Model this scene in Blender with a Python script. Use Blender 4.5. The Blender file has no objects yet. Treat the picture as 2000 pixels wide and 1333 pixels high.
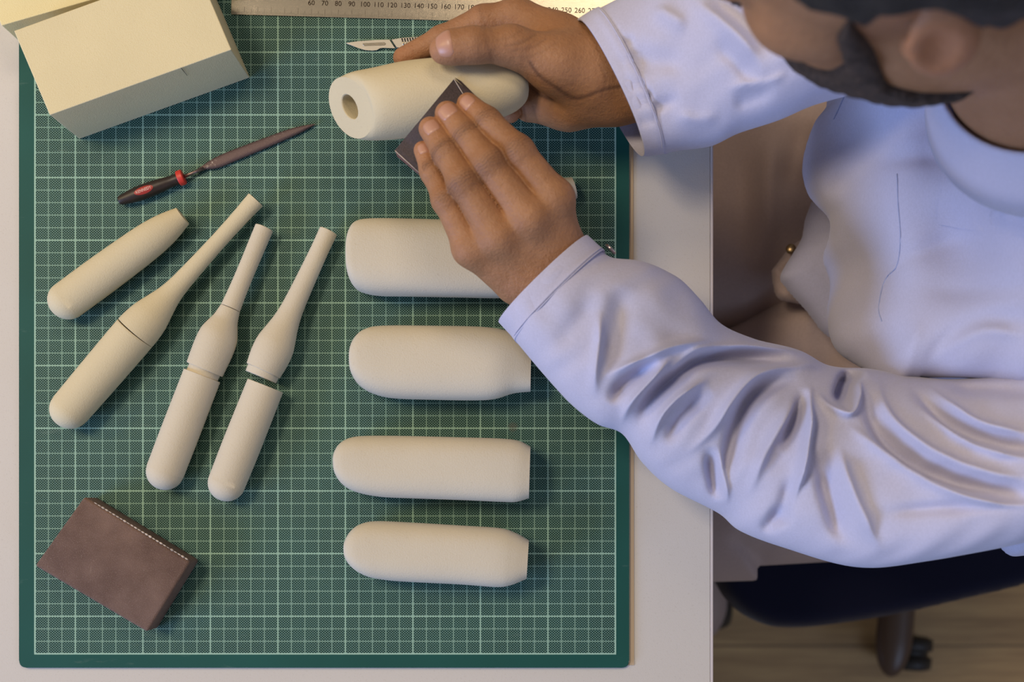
import bpy, bmesh, math
import numpy as np
from mathutils import Vector, Matrix

# ------------------------------------------------------------------ camera, light, exposure
SC = bpy.context.scene
COL = SC.collection
TZ = 0.75            # table top height
H = 0.90             # camera above the table
F = 2373.0           # focal length in pixels of the 2000 px frame
NX, NY = 1042.0, 991.0   # pixel of the camera's foot point

cam_d = bpy.data.cameras.new('camera')
cam_d.sensor_width = 36.0
cam_d.lens = F / 2000.0 * 36.0
cam_d.shift_x = (1000.0 - NX) / 2000.0
cam_d.shift_y = (NY - 666.5) / 2000.0
cam_d.clip_start = 0.02
cam_d.dof.use_dof = True
cam_d.dof.focus_distance = 0.865
cam_d.dof.aperture_fstop = 5.0
cam = bpy.data.objects.new('camera', cam_d)
cam.location = (0, 0, TZ + H)
COL.objects.link(cam)
SC.camera = cam

world = bpy.data.worlds.new('world')
SC.world = world
world.use_nodes = True
world.node_tree.nodes['Background'].inputs[0].default_value = (0.80, 0.74, 0.72, 1)
world.node_tree.nodes['Background'].inputs[1].default_value = 0.24

def area(name, loc, target, sx, sy, power, color):
    d = bpy.data.lights.new(name, 'AREA')
    d.shape = 'RECTANGLE'; d.size = sx; d.size_y = sy
    d.energy = power; d.color = color
    o = bpy.data.objects.new(name, d)
    o.location = loc
    v = Vector(target) - Vector(loc)
    o.rotation_euler = v.to_track_quat('-Z', 'Y').to_euler()
    COL.objects.link(o)
    return o

area('ceiling_light', (-0.95, 0.55, 2.68), (-0.1, 0.1, TZ), 0.6, 0.40, 23, (1.0, 0.83, 0.62))
area('ceiling_light', (0.34, 1.28, 2.68), (0.1, 0.3, TZ), 0.8, 0.4, 10, (1.0, 0.80, 0.58))
area('desk_lamp_light', (-1.30, 0.45, 1.75), (-0.3, 0.15, TZ), 0.25, 0.25, 4.6, (1.0, 0.72, 0.26))
area('window_light', (-2.6, -1.3, 1.85), (0.2, 0.1, 0.8), 1.5, 1.0, 82, (0.38, 0.56, 1.0))
area('side_window_light', (2.0, -1.6, 2.3), (0.4, 0.0, 0.9), 1.2, 1.0, 16, (0.50, 0.66, 1.0))

SC.view_settings.view_transform = 'Standard'
SC.view_settings.look = 'None'
SC.view_settings.exposure = -0.18
SC.view_settings.gamma = 1.0
SC.view_settings.use_curve_mapping = False

# ------------------------------------------------------------------ helpers
def P(px, py, h=0.0):
    """point of the place seen at that spot of the frame, h metres above the table top"""
    s = F / (H - h)
    return np.array([(px - NX) / s, (NY - py) / s, TZ + h])

def sc(h=0.0):
    return F / (H - h)

class G:
    """small node graph builder"""
    def __init__(self, name):
        self.m = bpy.data.materials.new(name)
        self.m.use_nodes = True
        self.t = self.m.node_tree
        self.b = self.t.nodes['Principled BSDF']
    def n(self, kind, **kw):
        nd = self.t.nodes.new(kind)
        for k, v in kw.items():
            setattr(nd, k, v)
        return nd
    def put(self, sock, v):
        if isinstance(v, bpy.types.NodeSocket):
            self.t.links.new(v, sock)
        else:
            if sock.type == 'RGBA' and len(v) == 3:
                v = (*v, 1)
            sock.default_value = v
    def math(self, op, a, b=0.0, c=0.0, clamp=False):
        nd = self.n('ShaderNodeMath', operation=op, use_clamp=clamp)
        self.put(nd.inputs[0], a); self.put(nd.inputs[1], b)
        if op in ('COMPARE', 'MULTIPLY_ADD', 'SMOOTH_MIN'):
            self.put(nd.inputs[2], c)
        return nd.outputs[0]
    def mix(self, f, a, b, blend='MIX'):
        nd = self.n('ShaderNodeMix', data_type='RGBA', blend_type=blend)
        self.put(nd.inputs[0], f); self.put(nd.inputs[6], a); self.put(nd.inputs[7], b)
        return nd.outputs[2]
    def obj(self):
        return self.n('ShaderNodeTexCoord').outputs['Object']
    def noise(self, scale, detail=3, rough=0.5, vec=None, stretch=None):
        nd = self.n('ShaderNodeTexNoise')
        nd.inputs['Scale'].default_value = scale
        nd.inputs['Detail'].default_value = detail
        nd.inputs['Roughness'].default_value = rough
        v = vec or self.obj()
        if stretch:
            mp = self.n('ShaderNodeMapping')
            mp.inputs['Scale'].default_value = stretch
            self.t.links.new(v, mp.inputs[0]); v = mp.outputs[0]
        self.t.links.new(v, nd.inputs['Vector'])
        return nd.outputs['Fac']
    def ramp(self, f, lo, hi, a=0.0, b=1.0):
        nd = self.n('ShaderNodeMapRange')
        self.put(nd.inputs[0], f)
        nd.inputs[1].default_value = lo; nd.inputs[2].default_value = hi
        nd.inputs[3].default_value = a; nd.inputs[4].default_value = b
        return nd.outputs[0]
    def bump(self, h, strength, dist):
        nd = self.n('ShaderNodeBump')
        nd.inputs['Strength'].default_value = strength
        nd.inputs['Distance'].default_value = dist
        self.put(nd.inputs['Height'], h)
        self.t.links.new(nd.outputs[0], self.b.inputs['Normal'])
    def out(self, color=None, rough=None, metal=None, spec=None):
        if color is not None: self.put(self.b.inputs['Base Color'], color)
        if rough is not None: self.put(self.b.inputs['Roughness'], rough)
        if metal is not None: self.b.inputs['Metallic'].default_value = metal
        if spec is not None: self.b.inputs['Specular IOR Level'].default_value = spec
        return self.m

# ------------------------------------------------------------------ materials
def mat_foam(name, col, fine=1.0):
    g = G(name)
    n1 = g.noise(900 * fine, 3, 0.6); n2 = g.noise(14, 2)
    sp = g.ramp(g.noise(420, 2, 0.5), 0.30, 0.36, 1.0, 0.0)
    c = g.mix(g.ramp(n2, 0.3, 0.7), tuple(x * 0.96 for x in col), tuple(min(1, x * 1.04) for x in col))
    c = g.mix(g.math('MULTIPLY', sp, 0.07), c, (col[0] * 0.5, col[1] * 0.42, col[2] * 0.32))
    g.bump(n1, 0.42, 0.0006)
    return g.out(c, 0.95, spec=0.1)
M_FOAM = mat_foam('cream_model_foam', (0.64, 0.555, 0.375))
M_FOAM_S = mat_foam('sanded_model_foam', (0.62, 0.55, 0.425))
M_FOAM_W = mat_foam('pale_model_foam', (0.63, 0.57, 0.455))
M_BLOCK = mat_foam('block_foam', (0.72, 0.63, 0.40), 1.3)

def mat_simple(name, col, rough=0.6, metal=0.0, spec=0.5, nscale=0, namp=0.08, bump=0.0, bscale=500, bdist=0.0005):
    g = G(name)
    c = col
    if nscale:
        c = g.mix(g.ramp(g.noise(nscale, 4), 0.3, 0.7), tuple(x * (1 - namp) for x in col), tuple(min(1, x * (1 + namp)) for x in col))
    if bump:
        g.bump(g.noise(bscale, 3), bump, bdist)
    return g.out(c, rough, metal, spec)

def mat_cutting():
    g = G('cutting_mat_print')
    sep = g.n('ShaderNodeSeparateXYZ'); g.t.links.new(g.obj(), sep.inputs[0])
    X, Y = sep.outputs[0], sep.outputs[1]
    u = g.math('DIVIDE', g.math('MULTIPLY', X, -1.0), 0.009968)
    v = g.math('DIVIDE', Y, 0.009261)
    def lines(c, period, offset, half):
        a = g.math('DIVIDE', g.math('ADD', c, offset), period)
        fr = g.math('FRACT', g.math('ADD', a, 0.5))
        d = g.math('MULTIPLY', g.math('ABSOLUTE', g.math('SUBTRACT', fr, 0.5)), period)
        return g.ramp(d, half * 0.6, half * 1.3, 1.0, 0.0)
    thin = g.math('MAXIMUM', lines(u, 1, 100, 0.030), lines(v, 1, 100, 0.032))
    bold = g.math('MAXIMUM', lines(u, 5, 100, 0.05), lines(v, 5, 102, 0.054))
    # staggered dots, ten to a cell
    cu = g.math('COSINE', g.math('MULTIPLY', u, 2 * math.pi * 10))
    cv = g.math('COSINE', g.math('MULTIPLY', v, 2 * math.pi * 5))
    cu2 = g.math('COSINE', g.math('MULTIPLY', u, 2 * math.pi * 5))
    dots = g.ramp(g.math('MULTIPLY', cu2, g.math('COSINE', g.math('MULTIPLY', v, 2 * math.pi * 5))), 0.30, 0.62)
    def between(c, lo, hi):
        return g.math('MULTIPLY', g.math('GREATER_THAN', c, lo), g.math('LESS_THAN', c, hi))
    inside = g.math('MULTIPLY', between(u, -0.05, 43.05), between(v, -0.05, 58.05))
    base = g.mix(g.ramp(g.noise(9, 3), 0.35, 0.65), (0.003, 0.066, 0.053), (0.005, 0.080, 0.066))
    dark = g.mix(g.ramp(g.noise(20, 3), 0.35, 0.65), (0.005, 0.034, 0.026), (0.007, 0.044, 0.034))
    c = g.mix(dots, dark, (0.23, 0.42, 0.355))
    c = g.mix(g.math('MULTIPLY', thin, 0.80), c, (0.30, 0.48, 0.38))
    c = g.mix(g.math('MULTIPLY', bold, 0.80), c, (0.33, 0.52, 0.41))
    edge = g.math('MAXIMUM', g.math('MAXIMUM', g.math('COMPARE', u, 0.0, 0.06), g.math('COMPARE', u, 43.0, 0.06)), g.math('COMPARE', v, 0.0, 0.06))
    c = g.mix(edge, c, (0.34, 0.53, 0.43))
    c = g.mix(inside, base, c)
    # one worn brown spot and faint rub marks
    stain = g.math('SUBTRACT', 1.0, g.math('MINIMUM', 1.0, g.math('DIVIDE', g.math('SQRT', g.math('ADD',
        g.math('POWER', g.math('ABSOLUTE', g.math('SUBTRACT', u, 7.6)), 2.0), g.math('POWER', g.math('ABSOLUTE', g.math('SUBTRACT', v, 18.1)), 2.0))), 0.42)))
    c = g.mix(g.math('MULTIPLY', g.math('POWER', stain, 0.5), 0.6), c, (0.10, 0.085, 0.06))
    rub = g.ramp(g.noise(30, 5, 0.7, stretch=(1, 4, 1)), 0.62, 0.80, 0.0, 0.16)
    c = g.mix(rub, c, (0.35, 0.42, 0.36))
    g.bump(g.noise(1500, 2), 0.15, 0.0003)
    return g.out(c, 0.62, spec=0.30)

def mat_table():
    g = G('table_laminate')
    sp = g.ramp(g.noise(700, 2, 0.6), 0.60, 0.72, 0.0, 0.22)
    c = g.mix(sp, (0.60, 0.565, 0.525), (0.36, 0.31, 0.27))
    c = g.mix(g.ramp(g.noise(5, 3), 0.3, 0.7, 0, 0.25), c, (0.55, 0.515, 0.475))
    g.bump(g.noise(1200, 2), 0.3, 0.0003)
    return g.out(c, 0.6, spec=0.3)

def mat_floor():
    g = G('wood_floor')
    o = g.obj()
    grain = g.noise(9, 6, 0.6, o, (0.6, 7, 1))
    c = g.mix(g.ramp(grain, 0.3, 0.7), (0.36, 0.225, 0.10), (0.66, 0.44, 0.20))
    blot = g.noise(3, 2, 0.5, o, (0.5, 2.5, 1))
    c = g.mix(g.ramp(blot, 0.35, 0.7, 0, 0.4), c, (0.14, 0.085, 0.045))
    sep = g.n('ShaderNodeSeparateXYZ'); g.t.links.new(o, sep.inputs[0])
    fr = g.math('FRACT', g.math('DIVIDE', sep.outputs[1], 0.19))
    gap = g.math('LESS_THAN', fr, 0.015)
    c = g.mix(g.math('MULTIPLY', gap, 0.6), c, (0.04, 0.025, 0.015))
    return g.out(c, 0.45, spec=0.4)

def mat_skin():
    g = G('brown_skin')
    at = g.n('ShaderNodeAttribute', attribute_name='crease')
    pk = g.n('ShaderNodeAttribute', attribute_name='pink')
    n = g.noise(55, 4, 0.6)
    c = g.mix(g.ramp(n, 0.3, 0.7), (0.33, 0.160, 0.075), (0.41, 0.205, 0.100))
    c = g.mix(pk.outputs['Fac'], c, (0.50, 0.22, 0.11))
    c = g.mix(g.math('MINIMUM', g.math('MULTIPLY', at.outputs['Fac'], 0.62), 1.0), c, (0.13, 0.062, 0.036))
    fine = g.noise(650, 4, 0.65)
    c = g.mix(g.ramp(g.noise(420, 4, 0.7), 0.35, 0.65, 0, 0.28), c, (0.26, 0.115, 0.055))
    lines = g.noise(260, 3, 0.6, stretch=(1, 1, 1))
    hgt = g.math('ADD', fine, g.math('MULTIPLY', lines, 1.5))
    g.bump(hgt, 0.6, 0.0008)
    b = g.b
    b.inputs['Subsurface Weight'].default_value = 0.12
    b.inputs['Subsurface Radius'].default_value = (1.0, 0.35, 0.15)
    b.inputs['Subsurface Scale'].default_value = 0.008
    return g.out(c, 0.52, spec=0.35)

def mat_cloth(name, col, weave=1400, bump=0.18, sheen=0.2):
    g = G(name)
    a = g.noise(weave, 2, 0.5, stretch=(1, 0.25, 1)); b = g.noise(weave, 2, 0.5, stretch=(0.25, 1, 1))
    w = g.math('ADD', a, b)
    c = g.mix(g.ramp(w, 0.7, 1.3), tuple(x * 0.94 for x in col), tuple(min(1, x * 1.05) for x in col))
    g.bump(w, bump, 0.0004)
    g.b.inputs['Sheen Weight'].default_value = sheen
    return g.out(c, 0.85, spec=0.15)

M_MAT = mat_cutting()
M_TABLE = mat_table()
M_EDGE = mat_simple('table_edge_band', (0.62, 0.55, 0.53), 0.5)
M_FLOOR = mat_floor()
M_SKIN = mat_skin()
M_NAIL = mat_simple('fingernail_plate', (0.47, 0.245, 0.165), 0.36, spec=0.5)
M_NAILTIP = mat_simple('fingernail_tip', (0.74, 0.58, 0.44), 0.35)
M_SHIRT = mat_cloth('pale_lilac_cotton', (0.51, 0.50, 0.64))
M_SEAM = mat_cloth('shirt_seam_thread', (0.36, 0.40, 0.60))
M_TRS = mat_cloth('taupe_cotton_twill', (0.45, 0.345, 0.315), 1100)
M_HEM = mat_cloth('taupe_seam_thread', (0.14, 0.08, 0.06))
M_NAVY = mat_cloth('navy_seat_fabric', (0.008, 0.009, 0.028), 700, 0.4, 0.15)
M_BLACK = mat_simple('black_plastic', (0.02, 0.018, 0.016), 0.5)
M_BROWNPL = mat_simple('bronze_chair_tube', (0.10, 0.060, 0.038), 0.35, spec=0.4)
M_HAIR = mat_simple('black_hair', (0.012, 0.010, 0.009), 0.7, nscale=300, namp=0.5, bump=0.6, bscale=420, bdist=0.002)
M_BEARD = mat_simple('dark_beard', (0.045, 0.028, 0.020), 0.8, nscale=300, namp=0.5, bump=0.6, bscale=420, bdist=0.002)
M_BRASS = mat_simple('brass', (0.35, 0.24, 0.12), 0.3, 1.0)
M_SILVER = mat_simple('silver', (0.75, 0.62, 0.55), 0.2, 1.0)
M_EYE = mat_simple('eye_white', (0.75, 0.72, 0.68), 0.2)

def mat_steel(name, col, rough, stretch=(1, 40, 1), nscale=120):
    g = G(name)
    n = g.noise(nscale, 4, 0.6, stretch=stretch)
    c = g.mix(g.ramp(n, 0.3, 0.7), tuple(x * 0.88 for x in col), col)
    g.bump(n, 0.08, 0.0003)
    return g.out(c, rough, 1.0)
M_STEEL = mat_steel('brushed_steel', (0.40, 0.36, 0.29), 0.24)
M_BLADE = mat_steel('blade_steel', (0.50, 0.47, 0.42), 0.30)
M_INK = mat_simple('engraved_ink', (0.035, 0.022, 0.016), 1.0, spec=0.0)
M_FILE = mat_steel('worn_file_steel', (0.30, 0.22, 0.21), 0.45, (1, 1, 1), 500)
def mat_file():
    g = G('file_teeth_steel')
    n = g.noise(700, 4, 0.7); big = g.noise(60, 3, 0.6)
    dust = g.math('MULTIPLY', g.ramp(n, 0.58, 0.66), g.ramp(big, 0.45, 0.62))
    c = g.mix(dust, (0.105, 0.066, 0.064), (0.42, 0.36, 0.32))
    g.bump(n, 0.6, 0.0004)
    return g.out(c, 0.5, 0.35)
M_FILET = mat_file()
M_HANDLE = mat_simple('dark_rubber_handle', (0.026, 0.015, 0.011), 0.45, nscale=300, namp=0.2)
M_RED = mat_simple('red_plastic', (0.55, 0.035, 0.022), 0.45)
M_LABELRED = mat_simple('red_label', (0.35, 0.030, 0.022), 0.5)
M_LABELTXT = mat_simple('pale_label_print', (0.75, 0.50, 0.42), 0.6)

def mat_sanding():
    g = G('sanding_grit')
    n = g.noise(1300, 3, 0.7); big = g.noise(28, 3, 0.6); sc_ = g.noise(60, 3, 0.7, stretch=(6, 1, 1))
    c = g.mix(g.ramp(big, 0.35, 0.7), (0.125, 0.072, 0.054), (0.215, 0.135, 0.105))
    c = g.mix(g.ramp(n, 0.52, 0.72, 0, 0.55), c, (0.36, 0.26, 0.21))
    c = g.mix(g.ramp(sc_, 0.66, 0.76, 0, 0.35), c, (0.40, 0.32, 0.27))
    g.bump(n, 0.9, 0.0008)
    return g.out(c, 0.75, spec=0.35)
M_SAND = mat_sanding()
M_SANDEDGE = mat_simple('chalky_worn_edge', (0.50, 0.42, 0.35), 0.9, nscale=200, namp=0.3)
M_PAPER = mat_simple('black_sandpaper', (0.045, 0.028, 0.030), 0.6, nscale=900, namp=0.35, bump=0.6, bscale=1500)
M_PAPEREDGE = mat_simple('brown_paper_back', (0.13, 0.065, 0.05), 0.8)

# ------------------------------------------------------------------ object helpers
def link(o, parent=None):
    COL.objects.link(o)
    if parent is not None:
        o.parent = parent
        o.matrix_parent_inverse = parent.matrix_world.inverted() if False else Matrix.Translation(-Vector(parent.location))
    return o

def mesh_obj(name, verts, faces, mat, parent=None, origin=None, smooth=True, angle=None):
    verts = np.asarray(verts, dtype=float)
    if origin is None:
        if len(verts):
            lo, hi = verts.min(0), verts.max(0)
            origin = np.array([(lo[0] + hi[0]) / 2, (lo[1] + hi[1]) / 2, lo[2]])
        else:
            origin = np.zeros(3)
    origin = np.asarray(origin, dtype=float)
    me = bpy.data.meshes.new(name)
    me.from_pydata((verts - origin).tolist(), [], [tuple(int(i) for i in f) for f in faces])
    me.validate()
    bm = bmesh.new(); bm.from_mesh(me)
    bmesh.ops.recalc_face_normals(bm, faces=bm.faces)
    bm.to_mesh(me); bm.free()
    if smooth:
        me.polygons.foreach_set('use_smooth', [True] * len(me.polygons))
        if angle:
            me.set_sharp_from_angle(angle=math.radians(angle))
    for m in (mat if isinstance(mat, (list, tuple)) else [mat]):
        me.materials.append(m)
    o = bpy.data.objects.new(name, me)
    o.location = origin
    return link(o, parent)

def tag(o, label=None, cat=None, group=None, kind=None):
    if label: o['label'] = label
    if cat: o['category'] = cat
    if group: o['group'] = group
    if kind: o['kind'] = kind
    return o

def empty(name, loc):
    o = bpy.data.objects.new(name, None)
    o.location = loc; o.empty_display_size = 0.02
    COL.objects.link(o)
    return o

def join(parts):
    V, Fc, n = [], [], 0
    for v, f in parts:
        V.append(np.asarray(v, float)); Fc += [tuple(i + n for i in q) for q in f]; n += len(v)
    return np.concatenate(V), Fc

def spline(pts, n, closed=False):
    """Catmull-Rom through rows of pts, n samples evenly in parameter"""
    p = np.asarray(pts, float)
    m = len(p)
    t = np.linspace(0, m - 1, n)
    i = np.clip(t.astype(int), 0, m - 2); f = (t - i)[:, None]
    p0 = p[np.clip(i - 1, 0, m - 1)]; p1 = p[i]; p2 = p[i + 1]; p3 = p[np.clip(i + 2, 0, m - 1)]
    p0 = np.where((i == 0)[:, None], 2 * p1 - p2, p0); p3 = np.where((i == m - 2)[:, None], 2 * p2 - p1, p3)
    return 0.5 * (2 * p1 + (p2 - p0) * f + (2 * p0 - 5 * p1 + 4 * p2 - p3) * f * f + (3 * p1 - p0 - 3 * p2 + p3) * f ** 3)

def ring_mesh(R, cap0=True, cap1=True):
    """R: (nt, nv, 3) rings"""
    nt, nv = R.shape[:2]
    V = R.reshape(-1, 3)
    Fc = []
    for i in range(nt - 1):
        for j in range(nv):
            k = (j + 1) % nv
            Fc.append((i * nv + j, i * nv + k, (i + 1) * nv + k, (i + 1) * nv + j))
    if cap0: Fc.append(tuple(range(nv))[::-1])
    if cap1: Fc.append(tuple((nt - 1) * nv + j for j in range(nv)))
    return V, Fc

def loft(ctrl, nt=60, nv=48, e=1.0, cap0=True, cap1=True, bump=None, flat=0.0, tilt=None):
    """ctrl rows: Lx, Ly, Rx, Ry (frame px), z, hz : an oval tube between two edge lines"""
    c = spline(ctrl, nt)
    th = np.linspace(0, 2 * math.pi, nv, endpoint=False)
    cs, sn = np.cos(th), np.sin(th)
    cs = np.sign(cs) * np.abs(cs) ** e; sn = np.sign(sn) * np.abs(sn) ** e
    R = np.zeros((nt, nv, 3)); PX = np.zeros((nt, nv, 2))
    for i in range(nt):
        Lx, Ly, Rx, Ry, z, hz = c[i]
        a = P(Lx, Ly, z); b = P(Rx, Ry, z)
        m, w = (a + b) / 2, (a - b) / 2
        R[i] = m + w * cs[:, None]
        dz = hz * sn
        if flat: dz = np.where(dz < 0, dz * flat, dz)
        R[i, :, 2] += dz
        if tilt is not None: R[i] += np.clip(-sn, 0, 1)[:, None] * np.array([tilt[0], tilt[1], 0.0])
        PX[i, :, 0] = (Lx + Rx) / 2 + (Lx - Rx) / 2 * cs
        PX[i, :, 1] = (Ly + Ry) / 2 + (Ly - Ry) / 2 * cs
    if bump is not None:
        up = np.clip(sn * 1.6, 0, 1)[None, :] ** 0.7
        R[:, :, 2] += bump(PX.reshape(-1, 2)).reshape(nt, nv) * up
    return ring_mesh(R, cap0, cap1)

def lathe(p0, p1, prof, nv=40, squash=1.0, rx=None):
    """turned solid between world points; prof rows (distance, radius) in metres"""
    p0 = np.asarray(p0, float); ax = np.asarray(p1, float) - p0; ax /= np.linalg.norm(ax)
    s = np.cross(ax, [0, 0, 1.0]); s /= np.linalg.norm(s); u = np.cross(s, ax)
    th = np.linspace(0, 2 * math.pi, nv, endpoint=False)
    R = np.array([[p0 + ax * d + r * (s * math.cos(t) + u * math.sin(t) * squash) for t in th] for d, r in prof])
    return ring_mesh(R)

def round_start(r, n=10):
    return [(r * (1 - math.cos(a)), max(1e-5, r * math.sin(a))) for a in np.linspace(0.02, math.pi / 2, n)]

def box_poly(poly, z0, z1, bevel=0.0, seg=2, taper=None):
    """solid from a world xy polygon"""
    n = len(poly)
    top = poly if taper is None else taper
    bm = bmesh.new()
    lo = [bm.verts.new((p[0], p[1], z0)) for p in poly]
    hi = [bm.verts.new((p[0], p[1], z1)) for p in top]
    bm.faces.new(lo[::-1]); bm.faces.new(hi)
    for i in range(n):
        bm.faces.new((lo[i], lo[(i + 1) % n], hi[(i + 1) % n], hi[i]))
    if bevel:
        bmesh.ops.bevel(bm, geom=list(bm.edges), offset=bevel, segments=seg, affect='EDGES', profile=0.5)
    bm.verts.ensure_lookup_table(); bm.verts.index_update()
    V = [tuple(v.co) for v in bm.verts]; Fc = [tuple(v.index for v in f.verts) for f in bm.faces]
    bm.free()
    return V, Fc

def round_poly(pts, r, n=6):
    out = []
    m = len(pts)
    for i in range(m):
        p = np.array(pts[i], float); a = np.array(pts[i - 1], float); b = np.array(pts[(i + 1) % m], float)
        da = (a - p) / np.linalg.norm(a - p); db = (b - p) / np.linalg.norm(b - p)
        s, e = p + da * r, p + db * r
        for t in np.linspace(0, 1, n):
            out.append((1 - t) ** 2 * s + 2 * t * (1 - t) * p + t * t * e)
    return out

# folds: ridges and valleys laid along lines over the cloth
def seg_dist(q, line):
    d = np.full(len(q), 1e9); par = np.zeros(len(q)); L = 0
    seg = np.linalg.norm(np.diff(line, axis=0), axis=1); tot = seg.sum()
    for i in range(len(line) - 1):
        a, b = line[i], line[i + 1]; ab = b - a
        t = np.clip(((q - a) @ ab) / max(1e-9, ab @ ab), 0, 1)
        dd = np.linalg.norm(q - a - t[:, None] * ab, axis=1)
        m = dd < d; d[m] = dd[m]; par[m] = (L + t[m] * seg[i]) / tot
        L += seg[i]
    return d, par

def folds(lst):
    pre = []
    for pts, amp, sig in lst:
        pre.append((spline(pts, max(6, 5 * len(pts))), amp, sig))
    def f(q):
        out = np.zeros(len(q))
        for line, amp, sig in pre:
            lo, hi = line.min(0) - 6 * sig, line.max(0) + 6 * sig
            m = ((q > lo) & (q < hi)).all(1)
            if not m.any(): continue
            d, par = seg_dist(q[m], line)
            end = np.clip(np.minimum(par, 1 - par) / 0.34, 0.0, 1); end = end * end * (3 - 2 * end)
            if amp < 0: out[m] += amp * end * np.exp(-(d / (1.35 * sig)) ** 2)
            else: out[m] += amp * end / (1 + (d / (0.85 * sig)) ** 2) ** 1.4 * np.exp(-(d / (2.6 * sig)) ** 2)
        return out
    return f

def poly_sd(q, poly):
    """signed distance (inside positive) and nearest boundary point"""
    poly = np.asarray(poly, float); n = len(poly)
    best = np.full(len(q), 1e18); near = np.zeros((len(q), 2)); ins = np.zeros(len(q), bool)
    for i in range(n):
        a, b = poly[i], poly[(i + 1) % n]; ab = b - a
        t = np.clip(((q - a) @ ab) / max(1e-12, ab @ ab), 0, 1)
        c = a + t[:, None] * ab
        d = ((q - c) ** 2).sum(1)
        m = d < best; best[m] = d[m]; near[m] = c[m]
        cond = (a[1] > q[:, 1]) != (b[1] > q[:, 1])
        with np.errstate(divide='ignore', invalid='ignore'):
            xx = (b[0] - a[0]) * (q[:, 1] - a[1]) / (b[1] - a[1]) + a[0]
        ins ^= cond & (q[:, 0] < xx)
    d = np.sqrt(best)
    return np.where(ins, d, -d), near

def inflate(poly, zc, hmax, rin, step=7, bump=None, under=1.0, smooth_poly=True, power=0.5):
    """a solid cushion over an outline; zc rows: px, py, z of its middle; edges roll over within rin px"""
    if smooth_poly:
        pp = np.asarray(poly + [poly[0]], float); poly = spline(pp, len(pp) * 5)[:-1]
    poly = np.asarray(poly, float)
    lo, hi = poly.min(0) - step, poly.max(0) + step
    nx, ny = int((hi[0] - lo[0]) / step) + 2, int((hi[1] - lo[1]) / step) + 2
    gx, gy = np.meshgrid(lo[0] + np.arange(nx) * step, lo[1] + np.arange(ny) * step, indexing='ij')
    q = np.stack([gx.ravel(), gy.ravel()], 1)
    sd, near = poly_sd(q, poly)
    q = np.where((sd < 0)[:, None] | (np.abs(sd) < 0.35 * step)[:, None], near, q)
    inside = sd >= 0.35 * step
    h = np.where(inside, np.clip(sd / rin, 0, 1), 0.0)
    h = hmax * (1 - (1 - h) ** 2) ** power
    zc = np.asarray(zc, float)
    d2 = ((q[:, None, :] - zc[None, :, :2]) ** 2).sum(2) + 5000.0
    w = 1 / d2 ** 1.5; zm = (w * zc[None, :, 2]).sum(1) / w.sum(1)
    bz = bump(q) if bump is not None else 0
    s = F / (H - zm)
    X = (q[:, 0] - NX) / s; Y = (NY - q[:, 1]) / s
    top = np.stack([X, Y, TZ + zm + h + bz * (h > 0)], 1)
    bot = np.stack([X, Y, TZ + zm - h * under], 1)
    idx = np.arange(nx * ny).reshape(nx, ny)
    ins2 = inside.reshape(nx, ny)
    Fc = []
    N = nx * ny
    ok = ins2[:-1, :-1] | ins2[1:, :-1] | ins2[:-1, 1:] | ins2[1:, 1:]
    for i, j in zip(*np.nonzero(ok)):
        a, b, c, d = idx[i, j], idx[i + 1, j], idx[i + 1, j + 1], idx[i, j + 1]
        Fc.append((a, b, c, d)); Fc.append(tuple((v + N) if inside[v] else v for v in (d, c, b, a)))
    V = np.concatenate([top, bot])
    used = np.unique(np.array(Fc).ravel()); remap = -np.ones(2 * N, int); remap[used] = np.arange(len(used))
    Fc = [tuple(int(remap[v]) for v in f) for f in Fc]
    return V[used], Fc

# ------------------------------------------------------------------ implicit modelling for the body
def surface_nets(val, org, vs):
    s = val < 0
    nx, ny, nz = val.shape
    cnt = np.zeros((nx - 1, ny - 1, nz - 1), np.int8)
    for dx in (0, 1):
        for dy in (0, 1):
            for dz in (0, 1):
                cnt += s[dx:nx - 1 + dx, dy:ny - 1 + dy, dz:nz - 1 + dz]
    act = (cnt > 0) & (cnt < 8)
    ci = np.argwhere(act)
    idx = -np.ones(act.shape, np.int64); idx[act] = np.arange(len(ci))
    acc = np.zeros((len(ci), 3)); num = np.zeros(len(ci))
    cor = [(a, b, c) for a in (0, 1) for b in (0, 1) for c in (0, 1)]
    for a in cor:
        for ax in range(3):
            if a[ax]: continue
            b = list(a); b[ax] = 1
            va = val[ci[:, 0] + a[0], ci[:, 1] + a[1], ci[:, 2] + a[2]]
            vb = val[ci[:, 0] + b[0], ci[:, 1] + b[1], ci[:, 2] + b[2]]
            m = (va < 0) != (vb < 0)
            t = np.where(m, va / np.where(m, va - vb, 1), 0)
            p = np.array(a, float)[None] + t[:, None] * (np.array(b) - np.array(a))[None]
            acc[m] += p[m]; num[m] += 1
    V = (ci + acc / num[:, None]) * vs + org
    faces = []
    for ax in range(3):
        sl0 = [slice(None)] * 3; sl1 = [slice(None)] * 3
        sl0[ax] = slice(0, -1); sl1[ax] = slice(1, None)
        ed = np.argwhere(s[tuple(sl0)] != s[tuple(sl1)])
        o1, o2 = [(1, 2), (2, 0), (0, 1)][ax]
        ed = ed[(ed[:, o1] > 0) & (ed[:, o2] > 0) & (ed[:, o1] < val.shape[o1] - 1) & (ed[:, o2] < val.shape[o2] - 1)]
        def at(d1, d2):
            e = ed.copy(); e[:, o1] -= d1; e[:, o2] -= d2
            return idx[e[:, 0], e[:, 1], e[:, 2]]
        q = np.stack([at(0, 0), at(1, 0), at(1, 1), at(0, 1)], 1)
        neg = s[tuple(sl0)][tuple(ed.T)]
        q = np.where(neg[:, None], q, q[:, ::-1])
        faces.append(q)
    return V, np.concatenate(faces)

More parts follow.
